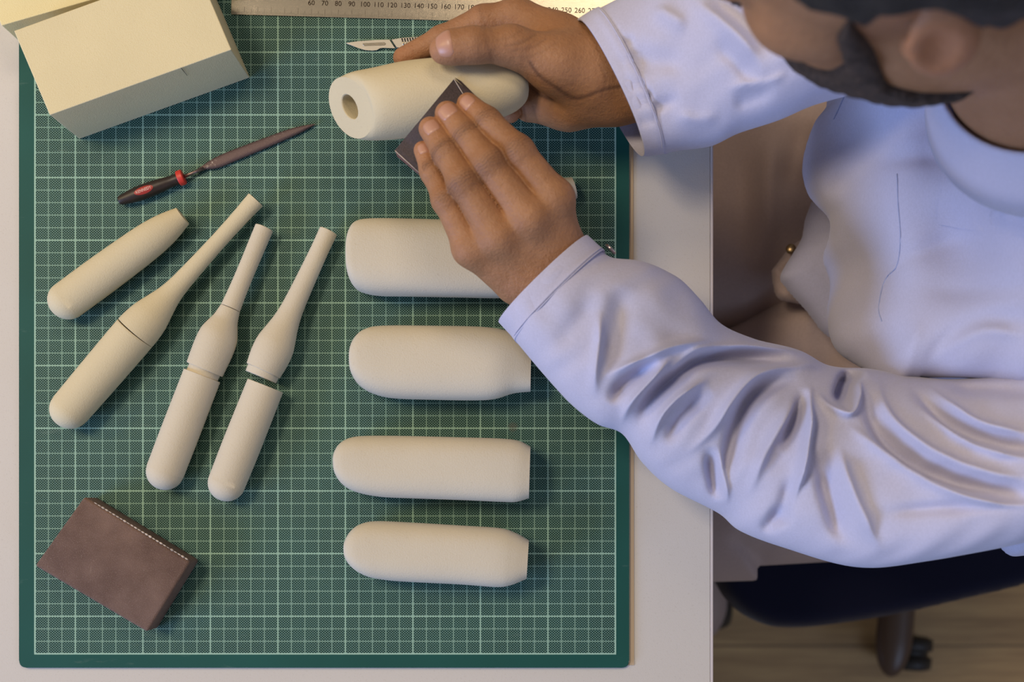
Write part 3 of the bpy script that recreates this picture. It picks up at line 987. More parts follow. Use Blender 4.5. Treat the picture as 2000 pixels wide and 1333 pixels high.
RT = [N(864, 98, .1085, .0084), N(885, 92, .110, .0098), N(925, 88, .110, .0104), N(1000, 90, .101, .0122), N(1085, 125, .089, .0185), N(1150, 140, .080, .021)]
RI = [N(788, 113, .060, .0072), N(862, 77, .064, .0086), N(944, 41, .068, .0102), N(1010, 36, .068, .0128), N(1090, 80, .070, .0165), N(1170, 120, .072, .0200)]
RM = [N(880, 150, .036, .0080), N(930, 110, .034, .0090), N(1010, 100, .045, .0120), N(1110, 130, .060, .018)]
RR = [N(900, 215, .034, .0080), N(935, 165, .031, .0090), N(1015, 140, .036, .0125), N(1110, 150, .055, .018)]
RP_ = [N(998, 223, .056, .0060), N(985, 215, .036, .0070), N(1030, 190, .035, .0105), N(1100, 180, .050, .017)]
hyp = [N(1035, 203, .050, .0125), N(1110, 200, .054, .0175), N(1195, 186, .066, .0185)]
foR1 = [N(1150, 122, .076, .0200), N(1195, 122, .074, .0205), N(1400, 95, .092, .026)]
foR2 = [N(1150, 180, .068, .0190), N(1205, 176, .070, .0195), N(1400, 160, .090, .026)]
def right_hand(p):
    back = chain(p, RI[3:], .01)
    for nn in (RM, RR, RP_):
        back = smin(back, cone(p, nn[-2][0], nn[-1][0], nn[-2][1], nn[-1][1]), 0.010)
    wr = smin(chain(p, foR1, .01), chain(p, foR2, .01), .012)
    lower = smin(chain(p, hyp, .01), back, 0.008)
    out = smin(lower, wr, 0.010)
    for nn, kk in ((RI[:4], .005), (RM[:3], .005), (RR[:3], .005), (RP_[:3], .004)):
        out = np.minimum(out, smin(chain(p, nn, .004), back, .005))
    th_ = chain(p, RT, .007)
    th_ = smin(th_, wr, .018)
    th_ = smin(th_, chain(p, RI[3:5], .01), .012)
    out = smin(out, th_, 0.0022)
    return out

# skin details: creases at the joints
def joint_marks(V, chains):
    crease = np.zeros(len(V)); pink = np.zeros(len(V))
    for n, js in chains:
        for j, rad, amt in js:
            c = n[j][0]; a = n[max(0, j - 1)][0]; b = n[j + 1][0]
            d = (b - a) / np.linalg.norm(b - a)
            q = V - c; t = q @ d; lat = np.linalg.norm(q - t[:, None] * d, axis=1)
            side = q - t[:, None] * d
            bow = t - 0.0022 * np.sign(t) * (lat / 0.009) ** 2 * 0.25
            w = np.exp(-(t / rad) ** 2) * (side[:, 2] > -0.002)
            st = 0.5 + 0.5 * np.cos(2 * math.pi * bow / 0.0021 + 1.2 * np.sin(side[:, 0] * 900) + 0.8 * np.sin(side[:, 1] * 700))
            crease += amt * w * (0.30 + 0.70 * st ** 3)
        tip = n[0][0]
        dd = np.linalg.norm(V - tip, axis=1)
        pink = np.maximum(pink, 0.55 * np.exp(-(dd / 0.010) ** 2))
    return crease, pink

vl, fl_ = mesh_sdf(left_hand, P(800, 720, 0.02) - [0.01, 0, 0], P(1330, 170, .14) + [0.0, 0.01, 0], 0.0009)
vr, fr_ = mesh_sdf(right_hand, P(760, 280, 0.0) * [1, 1, 0] + [-.005, -.030, TZ + .012], P(1400, -40, .125) + [0, .01, .01], 0.0010)
cl, pl = joint_marks(vl, [(LH['index'], [(1, .0026, .6), (2, .0044, .60)]), (LH['middle'], [(1, .0030, .95), (2, .0050, .72)]),
                          (LH['ring'], [(1, .0030, .9), (2, .0048, .70)]), (LH['pinky'], [(1, .0024, .3), (2, .0042, .3)])])
cr, pr_ = joint_marks(vr, [(RT, [(2, .0035, .5)]), (RI, [(2, .0016, .6)]), (RP_, [])])
# palm creases near the wrist of the holding hand
for line, amt, sg in (([(1035, 150), (1055, 172), (1090, 190), (1130, 202), (1180, 190), (1222, 182)], 0.9, 0.0013),
                      ([(1168, 150), (1180, 175), (1172, 200)], 0.35, 0.0012),
                      ([(975, 118), (1000, 112), (1020, 95)], 0.25, 0.0011), ([(990, 128), (1020, 120), (1045, 100)], 0.35, 0.0011),
                      ([(1005, 135), (1040, 126), (1065, 108)], 0.30, 0.0011), ([(1020, 145), (1055, 135), (1085, 115)], 0.25, 0.0011),
                      ([(1012, 160), (1022, 190), (1030, 225)], 0.55, 0.0011), ([(1030, 165), (1042, 195), (1050, 215)], 0.35, 0.001)):
    pp = np.array([P(x, y, .08)[:2] for x, y in line])
    d, par = seg_dist(vr[:, :2], spline(pp, 20))
    cr += 1.5 * amt * np.exp(-(d / (sg * .8)) ** 2) * (vr[:, 2] > TZ + .045)
vl[:, 2] -= 0.00022 * np.clip(cl, 0, 1.5); vr[:, 2] -= 0.0003 * np.clip(cr, 0, 1.5)

# ---- head
hp, hr = math.radians(30), math.radians(10)
Fv = np.array([-math.cos(hp), 0, -math.sin(hp)]); U0 = np.array([-math.sin(hp), 0, math.cos(hp)]); L0 = np.array([0, -1.0, 0])
Uv = U0 * math.cos(hr) - L0 * math.sin(hr); Lv = L0 * math.cos(hr) + U0 * math.sin(hr)
ear = P(1838, 74, .375)
HO = ear - Lv * 0.074 + Fv * 0.004
HB = np.stack([Fv, Lv, Uv])        # rows: local axes
def to_local(p): return (p - HO) @ HB.T
def to_world(q): return q @ HB + HO
def head_local(q):
    d = ellipsoid(q, np.array([-.012, 0, .045]), np.array([.098, .076, .086]))
    d = smin(d, ellipsoid(q, np.array([.045, 0, -.010]), np.array([.050, .058, .080])), .03)
    d = smin(d, ellipsoid(q, np.array([.048, 0, -.065]), np.array([.040, .045, .042])), .025)     # jaw
    qa = q.copy(); qa[:, 1] = np.abs(qa[:, 1])
    d = smin(d, ellipsoid(qa, np.array([.062, .036, -.012]), np.array([.026, .024, .020])), .018)  # cheek bones
    d = smin(d, ellipsoid(qa, np.array([.012, .050, -.055]), np.array([.030, .014, .028])), .020)  # jaw corners
    d = smin(d, ellipsoid(qa, np.array([.082, .024, .032]), np.array([.012, .024, .007])), .010)   # brow
    d = smax(d, -ellipsoid(qa, np.array([.100, .031, .014]), np.array([.013, .016, .010])), .010)  # eye sockets
    d = smin(d, ellipsoid(qa, np.array([.082, .031, .014]), np.array([.011, .014, .010])), .004)   # lids
    d = smin(d, cone(q, np.array([.092, 0, .018]), np.array([.112, 0, -.018]), .007, .011), .008)  # nose
    d = smin(d, ellipsoid(qa, np.array([.102, .012, -.021]), np.array([.011, .008, .008])), .005)
    d = smin(d, ellipsoid(q, np.array([.092, 0, -.048]), np.array([.010, .022, .006])), .005)      # lips
    d = smin(d, ellipsoid(q, np.array([.090, 0, -.060]), np.array([.010, .019, .007])), .004)
    return d, qa
def ear_local(qa):
    e = qa - np.array([-.006, .078, .004])
    t = math.radians(22)
    e2 = np.stack([e[:, 0] * math.cos(t) + e[:, 1] * math.sin(t), -e[:, 0] * math.sin(t) + e[:, 1] * math.cos(t), e[:, 2]], 1)
    d = ellipsoid(e2, np.array([0.0, 0, 0]), np.array([.016, .0065, .026]))
    d = smax(d, -ellipsoid(e2, np.array([.004, .008, .002]), np.array([.009, .008, .016])), .003)
    return smin(d, ellipsoid(qa, np.array([.008, .074, -.002]), np.array([.006, .006, .008])), .004)
neck_a, neck_b = HO + HB.T @ np.array([-.030, 0, -.055]), P(2120, 225, .19)
def head(p):
    q = to_local(p)
    d, qa = head_local(q)
    d = np.minimum(smin(d, ear_local(qa), .003), 1)
    d = smin(d, cone(p, neck_a, neck_b, .056, .066), .022)
    return d
def body_core(p):
    d = head(p)
    sh = P(2150, 250, .10); 
    d = smin(d, cone(p, neck_b, P(2330, 330, .06), .058, .065), .02)
    return d
vh, fh = mesh_sdf(body_core, HO - [.14, .17, .42], HO + [.42, .17, .17], 0.0030)
# ears tinted: natural redness plus their warm glow painted into the colour
ql = to_local(vh)
pink_h = 0.9 * np.exp(-(np.linalg.norm((np.stack([ql[:, 0], np.abs(ql[:, 1]), ql[:, 2]], 1) - [-.006, .082, .004]) / [.024, .012, .036], axis=1)) ** 2)

V = np.concatenate([vl, vr, vh])
Fc = np.concatenate([fl_, fr_ + len(vl), fh + len(vl) + len(vr)])
Fc = Fc[(Fc >= 0).all(1)]
body = mesh_obj('body', V, Fc.tolist(), M_SKIN, person, origin=P(1750, 600, -.3))
me = body.data
at = me.attributes.new('crease', 'FLOAT', 'POINT')
cre = np.concatenate([cl, cr, np.zeros(len(vh))]); pk = np.concatenate([pl, pr_, pink_h])
if len(me.vertices) == len(cre):
    at.data.foreach_set('value', np.clip(cre, 0, 1.4).astype(np.float32))
    at2 = me.attributes.new('pink', 'FLOAT', 'POINT')
    at2.data.foreach_set('value', pk.astype(np.float32))
else:
    print('ATTR MISMATCH', len(me.vertices), len(cre))

# nails: curved plates set on the finger ends
def nail(tipn, nextn, wid, ln, back, sideways=0.0, up=None, sdf=None):
    tip, r = tipn; nx = nextn[0]
    d = tip - nx; d /= np.linalg.norm(d)
    u = np.array([0, 0, 1.0]) if up is None else np.array(up, float)
    u = u - d * (u @ d); u /= np.linalg.norm(u)
    s = np.cross(d, u)
    if sideways: u, s = u * math.cos(sideways) + s * math.sin(sideways), s * math.cos(sideways) - u * math.sin(sideways)
    rr = r; base_, dir_, off_ = [], [], []
    V = []; n1, n2 = 12, 12
    for i in range(n1 + 1):
        for j in range(n2 + 1):
            a = (i / n1 * 2 - 1); b = (j / n2 * 2 - 1)
            # rounded rectangle outline
            aa = a * (1 - 0.22 * b * b)  ; bb = b * (1 - 0.16 * a * a)
            along = back + bb * ln / 2; ang = aa * wid
            over = max(0.0, along - 0.2 * rr) / rr
            dr = u * math.cos(ang) + s * math.sin(ang) + d * over * 0.9
            base_.append(tip + d * min(along, 0.2 * rr)); dir_.append(dr / np.linalg.norm(dr))
            off_.append(.00045 - .0006 * max(abs(a), abs(b)) ** 6)
    base_, dir_ = np.array(base_), np.array(dir_)
    lo_, hi_ = np.zeros(len(base_)), np.full(len(base_), .026)
    for _ in range(18):
        md = (lo_ + hi_) / 2; neg = sdf(base_ + dir_ * md[:, None]) < 0
        lo_ = np.where(neg, md, lo_); hi_ = np.where(neg, hi_, md)
    V = base_ + dir_ * (lo_ + np.array(off_))[:, None]
    Fc = []
    for i in range(n1):
        for j in range(n2):
            a = i * (n2 + 1) + j; Fc.append((a, a + 1, a + n2 + 2, a + n2 + 1))
    V = np.array(V); n = len(V)
    cc = V.mean(0)
    V = np.concatenate([V, V - u * 0.0008])
    Fc2 = Fc + [tuple(x + n for x in q[::-1]) for q in Fc]
    W = n2 + 1
    rim = [j for j in range(W)] + [i * W + n2 for i in range(1, n1 + 1)] + [n1 * W + j for j in range(n2 - 1, -1, -1)] + [i * W for i in range(n1 - 1, 0, -1)]
    for a, b in zip(rim, rim[1:] + rim[:1]): Fc2.append((a, b, b + n, a + n))
    o = mesh_obj('fingernail', V, Fc2, [M_NAIL, M_NAILTIP], body)
    return o
nail(LH['index'][0], LH['index'][1], 0.80, .0095, -.0020, -0.15, sdf=lambda p: chain(p, LH['index'][:4], .005))
nail(LH['middle'][0], LH['middle'][1], 0.85, .0105, -.0025, sdf=lambda p: chain(p, LH['middle'][:4], .005))
nail(LH['ring'][0], LH['ring'][1], 0.75, .0095, -.0030, 0.05, sdf=lambda p: chain(p, LH['ring'][:4], .005))
nail(LH['pinky'][0], LH['pinky'][1], 0.75, .0078, -.0018, 0.20, sdf=lambda p: chain(p, LH['pinky'][:4], .005))
nail(RT[0], RT[1], 0.95, .0120, -.0040, 0.05, sdf=right_hand)

# ---- hair and beard
def hair(p):
    q = to_local(p)
    d, qa = head_local(q)
    d = d - 0.009 - 0.0015 * np.sin(q[:, 0] * 260) * np.sin(q[:, 1] * 240 + q[:, 2] * 150)
    # hairline: rises towards the forehead, drops behind the ears
    line = np.interp(q[:, 0], [-.12, -.045, -.026, -.012, .010, .020, .040, .066, .10], [-.045, -.035, -.005, .036, .038, .028, .040, .066, .075])
    return smax(d, line - q[:, 2], .004)
v, f = mesh_sdf(hair, HO - [.15, .15, .15], HO + [.15, .15, .18], 0.003)
mesh_obj('hair', v, f[(f >= 0).all(1)].tolist(), M_HAIR, person)
def beard(p):
    q = to_local(p)
    d, qa = head_local(q)
    d = d - 0.005 - 0.001 * np.sin(q[:, 0] * 320) * np.sin(q[:, 2] * 300 + qa[:, 1] * 200)
    top = np.interp(q[:, 0], [-.03, .012, .020, .036, .046, .060, .080, .10, .12], [-.05, .045, .060, .050, -.030, -.050, -.055, -.030, -.030])
    rear = np.interp(q[:, 2], [-.10, -.078, -.066, -.052, .05], [-.020, -.006, .018, .032, .030])
    reg = np.maximum(q[:, 2] - top, rear - q[:, 0])
    reg = np.maximum(reg, -ellipsoid(q, np.array([.100, 0, -.054]), np.array([.02, .024, .013])))
    return smax(d, reg, .005)
v, f = mesh_sdf(beard, HO - [.15, .15, .15], HO + [.15, .15, .15], 0.003)
mesh_obj('beard', v, f[(f >= 0).all(1)].tolist(), M_BEARD, person)

# ---- bracelet glimpsed under the left cuff
a = P(1072, 540, .085); d = P(1100, 572, .084) - P(1065, 534, .086); d /= np.linalg.norm(d)
s = np.array([-d[1], d[0], 0]); u = np.array([0, 0, 1.0])
V = []; Fc = []
nb_, nr = 72, 8
for i in range(nb_):
    t = 2 * math.pi * i / nb_
    c = a + s * math.cos(t) * .0325 + u * math.sin(t) * .0225
    o_ = (s * math.cos(t) + u * math.sin(t))
    for j in range(nr):
        g_ = 2 * math.pi * j / nr
        V.append(c + o_ * math.cos(g_) * .0011 + d * math.sin(g_) * .0016)
for i in range(nb_):
    for j in range(nr):
        k2, j2 = (i + 1) % nb_, (j + 1) % nr
        Fc.append((i * nr + j, i * nr + j2, k2 * nr + j2, k2 * nr + j))
o = mesh_obj('bracelet', V, Fc, M_SILVER, person)

# ================================================================== SHIRT
FS = folds([
    ([(1160, 790), (1157, 745), (1165, 680), (1168, 620)], 0.0045, 13),
    ([(1176, 750), (1184, 700), (1196, 650), (1210, 570)], -0.0045, 18),
    ([(1075, 710), (1110, 660), (1150, 615), (1175, 590)], -0.0020, 16),
    ([(1172, 748), (1200, 735), (1250, 716), (1300, 695), (1380, 680)], 0.0060, 10),
    ([(1185, 800), (1205, 768), (1240, 738), (1275, 716)], -0.0075, 10),
    ([(1208, 838), (1222, 800), (1262, 755), (1290, 722), (1298, 706)], 0.0060, 10),
    ([(1246, 865), (1246, 828), (1262, 788), (1310, 742), (1358, 712), (1430, 706), (1500, 716), (1560, 735)], -0.0110, 12),
    ([(1265, 770), (1300, 735), (1345, 700), (1420, 690), (1500, 692), (1570, 700)], 0.0060, 10),
    ([(1262, 880), (1275, 830), (1302, 795), (1340, 768), (1372, 752)], 0.0055, 9),
    ([(1290, 880), (1310, 835), (1345, 795), (1372, 772)], -0.0055, 10),
    ([(1320, 900), (1370, 850), (1402, 800), (1440, 757), (1480, 738), (1540, 727), (1600, 724)], 0.0065, 12),
    ([(1395, 965), (1404, 905), (1418, 845), (1442, 795), (1482, 765), (1545, 750)], -0.0085, 12),
    ([(1366, 875), (1378, 925), (1394, 985)], -0.0070, 9),
    ([(1385, 880), (1394, 930), (1410, 990)], 0.0040, 7),
    ([(1440, 980), (1460, 900), (1500, 830), (1545, 775)], 0.0050, 14),
    ([(1492, 892), (1508, 860), (1530, 810), (1545, 770)], -0.0060, 9),
    ([(1518, 1000), (1528, 920), (1540, 850), (1548, 790), (1556, 760)], 0.0085, 9),
    ([(1480, 1030), (1505, 990), (1518, 930)], -0.0040, 12),
    ([(1596, 804), (1614, 785), (1636, 750), (1670, 727)], -0.0150, 11),
    ([(1562, 775), (1580, 805), (1615, 820), (1636, 790), (1650, 755), (1690, 724)], 0.0060, 9),
    ([(1656, 745), (1655, 790), (1672, 850), (1720, 905), (1790, 940), (1880, 962), (2000, 970)], -0.0090, 12),
    ([(1600, 830), (1650, 872), (1715, 920), (1790, 962), (1880, 985), (2000, 985)], 0.0065, 12),
    ([(1690, 745), (1682, 790), (1700, 840), (1760, 890), (1840, 925), (1940, 945)], 0.0055, 12),
    ([(1565, 880), (1578, 950), (1606, 1020), (1640, 1075)], -0.0070, 13),
    ([(1592, 870), (1612, 950), (1650, 1025), (1690, 1080)], 0.0050, 14),
    ([(1470, 1045), (1500, 1012), (1525, 1000)], -0.0050, 12),
    ([(1655, 1004), (1750, 995), (1850, 988), (2000, 982)], -0.0030, 9),
    ([(1736, 760), (1768, 800), (1820, 850), (1900, 880), (2000, 888)], -0.0065, 10),
    ([(1780, 760), (1800, 800), (1850, 840), (1940, 862)], 0.0060, 11),
    ([(1800, 765), (1880, 768), (2000, 775)], -0.0060, 12),
    ([(1960, 905), (1920, 902), (1860, 890), (1800, 860), (1740, 800)], 0.0050, 9),
])
SL = [  # left sleeve: inner edge, outer edge, height of its middle, half thickness
 (1150, 466, 977, 630, .086, .030), (1168, 486, 994, 650, .086, .031), (1196, 506, 1022, 684, .086, .033),
 (1256, 514, 1066, 736, .084, .036), (1322, 544, 1116, 790, .082, .038), (1366, 588, 1166, 828, .079, .040),
 (1408, 636, 1216, 848, .075, .042), (1470, 664, 1256, 905, .068, .045), (1556, 686, 1312, 955, .062, .050),
 (1614, 716, 1404, 1003, .062, .055), (1690, 722, 1447, 1038, .068, .058), (1770, 736, 1530, 1070, .078, .060),
 (1870, 742, 1670, 1108, .095, .062), (2010, 720, 1800, 1097, .115, .065), (2150, 650, 2010, 1056, .135, .07), (2300, 560, 2200, 1000, .15, .07)]
shirt = empty('shirt', P(1900, 500, 0.0)); shirt.parent = person; shirt.matrix_parent_inverse = Matrix.Translation(-Vector(person.location))
def cloth_part(name, vf, mat=M_SHIRT, parent=None, thick=0.0012, angle=None):
    return mesh_obj(name, vf[0], vf[1], mat, parent, angle=angle)
def child(name, vf, mat, parent, root=None):
    """parent is itself a child: world placement is kept"""
    o = mesh_obj(name, vf[0], vf[1], mat, None)
    bpy.context.view_layer.update()
    o.parent = parent; o.matrix_parent_inverse = parent.matrix_world.inverted()
    return o
bpy.context.view_layer.update()
def wav(q):
    x, y = q[:, 0], q[:, 1]
    return 0.0009 * np.sin(x / 23 + 1.7 * np.sin(y / 41)) * np.sin(y / 31 + 1.3 * np.sin(x / 37)) + 0.0005 * np.sin((x + .6 * y) / 13 + 2 * np.sin(y / 29))
slv = child('sleeve', loft(SL, 560, 400, e=0.92, cap0=False, cap1=True, bump=lambda q: 1.75 * FS(q) + wav(q)), M_SHIRT, shirt)
slv['label'] = 'wrinkled left sleeve'
# cuffs
def band(rows, grow, nt=30, thin=0.0014, wob=None, tilt=(0, 0)):
    r2 = []
    for (a, b, c, d, z, h) in rows:
        m = np.array([(a + c) / 2, (b + d) / 2]); w = np.array([a, b]) - m
        w = w * (1 + grow / np.linalg.norm(w)); r2.append((*(m + w), *(m - w), z, h + grow / 2700))
    outer = loft(r2, nt, 110, e=.92, cap0=False, cap1=False, bump=wob, tilt=tilt)
    ri = []
    for (a, b, c, d, z, h) in r2:
        m = np.array([(a + c) / 2, (b + d) / 2]); w = np.array([a, b]) - m
        w = w * (1 - 4.5 / np.linalg.norm(w)); ri.append((*(m + w), *(m - w), z, h - thin))
    inner = loft(ri, nt, 110, e=.92, cap0=False, cap1=False, tilt=tilt)
    V, Fc = join([outer, inner])
    n = len(outer[0])
    for j in range(110):
        k2 = (j + 1) % 110
        Fc.append((j, k2, n + k2, n + j))
        b_ = (nt - 1) * 110
        Fc.append((b_ + j, b_ + k2, n + b_ + k2, n + b_ + j))
    return V, Fc
cuff_rows = [(1147, 463, 974.5, 628.5, .086, .0302), (1158, 473, 985, 640, .086, .0307), (1170, 484, 997, 653, .086, .0312), (1180, 492, 1006, 665, .086, .032)]
cf = child('cuff', band(cuff_rows, 1.2, tilt=(.008, -.008)), M_SHIRT, shirt)
# stitched seam of the cuff: a fine raised line of thread over the top
def seam_over(row, e=.92, lift=.0004, r=.00022, n=80, lo=.06, hi=.94):
    a, b, c, d, z, h = row
    A, B = P(a, b, z), P(c, d, z); m, w = (A + B) / 2, (A - B) / 2
    pts = []
    for t in np.linspace(math.pi * lo, math.pi * hi, n):
        cs, sn = math.cos(t), math.sin(t)
        pts.append(m + w * np.sign(cs) * abs(cs) ** e + np.array([0, 0, h * abs(sn) ** e + lift]))
    return pts
def tube(pts, r, nv=6):
    pts = np.array(pts); R = []
    for i in range(len(pts)):
        t = pts[min(i + 1, len(pts) - 1)] - pts[max(i - 1, 0)]; t /= np.linalg.norm(t)
        u = np.array([0, 0, 1.0]) if abs(t[2]) < .9 else np.array([1.0, 0, 0])
        s = np.cross(t, u); s /= np.linalg.norm(s); u = np.cross(s, t)
        R.append([pts[i] + r * (s * math.cos(g) + u * math.sin(g)) for g in np.linspace(0, 2 * math.pi, nv, endpoint=False)])
    return ring_mesh(np.array(R))
child('cuff_seam', tube(seam_over((1176, 489, 1003, 661, .086, .0318), lift=.0016), .0003), M_SHIRT, shirt)
c = P(1190, 489, .078)
child('cuff_button', lathe(c, c + np.array([.7, .7, .1]) * .002, [(0, .004), (.0004, .0048), (.0016, .0048), (.002, .004)], 24), M_SILVER, shirt)

FR = folds([
    ([(1175, 60), (1200, 110), (1245, 215), (1275, 290)], -0.0012, 5),
    ([(1200, 160), (1240, 155), (1290, 160), (1340, 190)], -0.0040, 16),
    ([(1225, 205), (1255, 200)], -0.0030, 6), ([(1235, 225), (1270, 215)], -0.0030, 6), ([(1242, 245), (1290, 232), (1320, 222)], -0.0030, 7), ([(1240, 262), (1280, 258)], -0.0025, 6),
    ([(1205, 182), (1245, 172)], -0.0020, 6), ([(1200, 122), (1235, 116)], -0.0016, 6),
    ([(1350, 20), (1410, 70), (1450, 110), (1490, 150), (1505, 165)], -0.0080, 18),
    ([(1330, 50), (1390, 110), (1440, 160), (1480, 200)], 0.0050, 20),
    ([(1470, 60), (1500, 110), (1530, 160), (1525, 175)], 0.0070, 14),
    ([(1370, 130), (1400, 150), (1440, 180), (1470, 190)], -0.0050, 12),
    ([(1395, 215), (1440, 205), (1480, 200), (1520, 180)], 0.0040, 9),
    ([(1410, 232), (1450, 222), (1500, 205)], -0.0035, 9),
    ([(1260, 60), (1300, 90), (1330, 110)], 0.0040, 22),
    ([(1300, 250), (1350, 262), (1400, 250)], 0.0030, 16),
])
SR = [(1128, 46, 1258, 301, .076, .034), (1160, 28, 1290, 297, .078, .036), (1200, 8, 1330, 290, .080, .039), (1260, -25, 1394, 280, .085, .044),
      (1340, -60, 1450, 253, .095, .050), (1430, -100, 1530, 226, .110, .054), (1520, -130, 1620, 189, .125, .056), (1650, -160, 1760, 160, .14, .058), (1900, -200, 1960, 160, .15, .06)]
child('sleeve', loft(SR, 320, 150, e=.92, cap0=False, cap1=True, bump=lambda q: 1.3 * FR(q) + wav(q)), M_SHIRT, shirt)
WR = folds([([(1195, 160), (1245, 155)], -0.0018, 7), ([(1210, 205), (1262, 195)], -0.002, 6), ([(1222, 235), (1275, 222)], -0.002, 6), ([(1235, 265), (1285, 255)], -0.002, 6)])
child('cuff', band([(1126.5, 45, 1257, 303, .076, .0345), (1140, 36, 1272, 301, .077, .035), (1152, 29, 1284, 299, .078, .036), (1164, 23, 1296, 297.5, .078, .0366)], 1.2, wob=WR, tilt=(.016, .004)), M_SHIRT, shirt)
child('cuff_seam', tube(seam_over((1160, 26, 1292, 298.5, .078, .0368), lift=.0006), .0004), M_SHIRT, shirt)

# torso: chest panel over the lap
FT = folds([
    ([(1655, 360), (1700, 345), (1760, 340), (1830, 338)], -0.0045, 14),
    ([(1640, 535), (1720, 530), (1800, 505), (1870, 480), (1930, 450)], -0.0035, 14),
    ([(1640, 560), (1690, 535), (1740, 525)], 0.003, 9),
    ([(1735, 590), (1850, 588), (2000, 575)], -0.0040, 16),
    ([(1775, 735), (1800, 690), (1850, 650), (1910, 640), (2000, 660)], -0.0045, 12),
    ([(1790, 720), (1830, 685), (1880, 665), (1960, 680)], 0.0040, 14),
    ([(1860, 200), (1875, 300), (1865, 380)], -0.0035, 12),
    ([(1890, 210), (1930, 280), (1950, 380)], 0.0035, 16),
    ([(1600, 330), (1640, 300), (1660, 230)], -0.0050, 12),
    ([(1590, 300), (1610, 250), (1635, 200)], 0.0045, 10),
    ([(1600, 400), (1620, 370), (1650, 400)], -0.0045, 10),
    ([(1860, 445), (1930, 450), (2010, 465)], -0.0030, 6),
    ([(1700, 740), (1735, 700), (1760, 640)], 0.003, 14),
])
torso_poly = [(1634, 80), (1622, 171), (1616, 205), (1592, 238), (1577, 280), (1571, 325), (1582, 368), (1600, 392), (1625, 420), (1624, 455), (1612, 498), (1626, 545), (1621, 600),
              (1627, 655), (1650, 692), (1699, 723), (1738, 750), (1775, 745), (1820, 738), (1900, 738), (2000, 752), (2150, 760), (2400, 700), (2480, 400), (2400, 60), (2100, -60), (1800, -60)]
torso_z = [(1600, 300, -.02), (1600, 550, -.04), (1650, 700, .03), (1800, 300, .05), (1800, 500, .055), (1760, 720, .085), (1900, 720, .11), (2000, 300, .165), (2120, 220, .20), (1930, 215, .13), (1970, 390, .175), (2080, 400, .200), (2200, 330, .21), (2250, 150, .21), (2080, 60, .19), (1960, 60, .15), (1870, 130, .09), (2000, 550, .135), (2000, 720, .14), (2300, 400, .17), (1700, 80, .0), (1900, 100, .09)]
child('chest_panel', inflate(torso_poly, torso_z, .045, 110, 6, FT, under=1.2), M_SHIRT, shirt)
# lower shirt front hanging behind the chest
low_poly = [(1585, 395), (1572, 430), (1566, 465), (1545, 501), (1532, 522), (1524, 540), (1530, 556), (1580, 613), (1615, 655), (1700, 700), (1760, 650), (1760, 420), (1660, 380)]
child('shirt_front', inflate(low_poly, [(1560, 500, -.085), (1620, 600, -.085), (1700, 500, -.06)], .020, 45, 6, folds([([(1560, 465), (1600, 470), (1640, 460)], -.003, 10)])), M_SHIRT, shirt)
# pocket and placket seams, sewn lines standing on the cloth
def on_torso(pts, lift=.0006):
    vt = TV; out = []
    for x, y in pts:
        # nearest torso top vertex in the frame sense
        d = (TPX[:, 0] - x) ** 2 + (TPX[:, 1] - y) ** 2
        i = np.argsort(d)[:4]; w = 1 / (d[i] + 4)
        z = (TV[i, 2] * w).sum() / w.sum() - TZ
        xy = (TV[i, :2] * w[:, None]).sum(0) / w.sum()
        out.append(np.array([*P_onto(x, y, i, w), z + TZ + lift]))
    return out
chest = [o for o in shirt.children if o.name.startswith('chest_panel')][0]
TV = np.array([tuple(v.co) for v in chest.data.vertices]) + np.array(chest.location)
TPX = np.stack([NX + TV[:, 0] * F / (H - (TV[:, 2] - TZ)), NY - TV[:, 1] * F / (H - (TV[:, 2] - TZ))], 1)
zmask = np.array([v.normal.z > 0.05 for v in chest.data.vertices])
TV, TPX = TV[zmask], TPX[zmask]
def P_onto(x, y, i, w):
    h = (TV[i, 2] * w).sum() / w.sum() - TZ
    return P(x, y, h)[:2]
for line, nm in (([(1752, 340), (1754, 400), (1758, 450), (1757, 490), (1750, 522), (1733, 540), (1722, 565), (1716, 605), (1722, 628)], 'pocket_seam'),
             ([(1628, 233), (1640, 208), (1652, 180)], 'placket_seam')):
    child(nm, tube(on_torso(spline(line, 40), .0035 if line[0][0] > 1800 else .0003), .00045), M_SEAM, shirt)
# pocket flap: a thin panel lying on the chest
pf = [(1838, 340), (1833, 380), (1828, 425), (1830, 440), (1880, 450), (1950, 457), (2060, 470), (2080, 300), (1990, 285), (1900, 300)]
def panel(poly, lift, step=9):
    poly = np.asarray(poly, float)
    lo, hi = poly.min(0), poly.max(0)
    nx, ny = int((hi[0] - lo[0]) / step) + 3, int((hi[1] - lo[1]) / step) + 3
    gx, gy = np.meshgrid(lo[0] - step + np.arange(nx) * step, lo[1] - step + np.arange(ny) * step, indexing='ij')
    q = np.stack([gx.ravel(), gy.ravel()], 1); sd, near = poly_sd(q, poly)
    q = np.where((sd < .3 * step)[:, None], near, q)
    pts = np.array(on_torso(q, lift)); n = len(pts)
    V = np.concatenate([pts, pts - [0, 0, lift * 1.2]]); Fc = []
    ins = (sd >= .3 * step).reshape(nx, ny); idx = np.arange(n).reshape(nx, ny)
    insf = ins.ravel()
    for i in range(nx - 1):
        for j in range(ny - 1):
            if ins[i:i + 2, j:j + 2].any():
                a, b, c_, d = idx[i, j], idx[i + 1, j], idx[i + 1, j + 1], idx[i, j + 1]
                Fc += [(a, b, c_, d), (d + n, c_ + n, b + n, a + n)]
    return V, Fc
child('pocket', panel(pf, .0022), M_SHIRT, shirt)
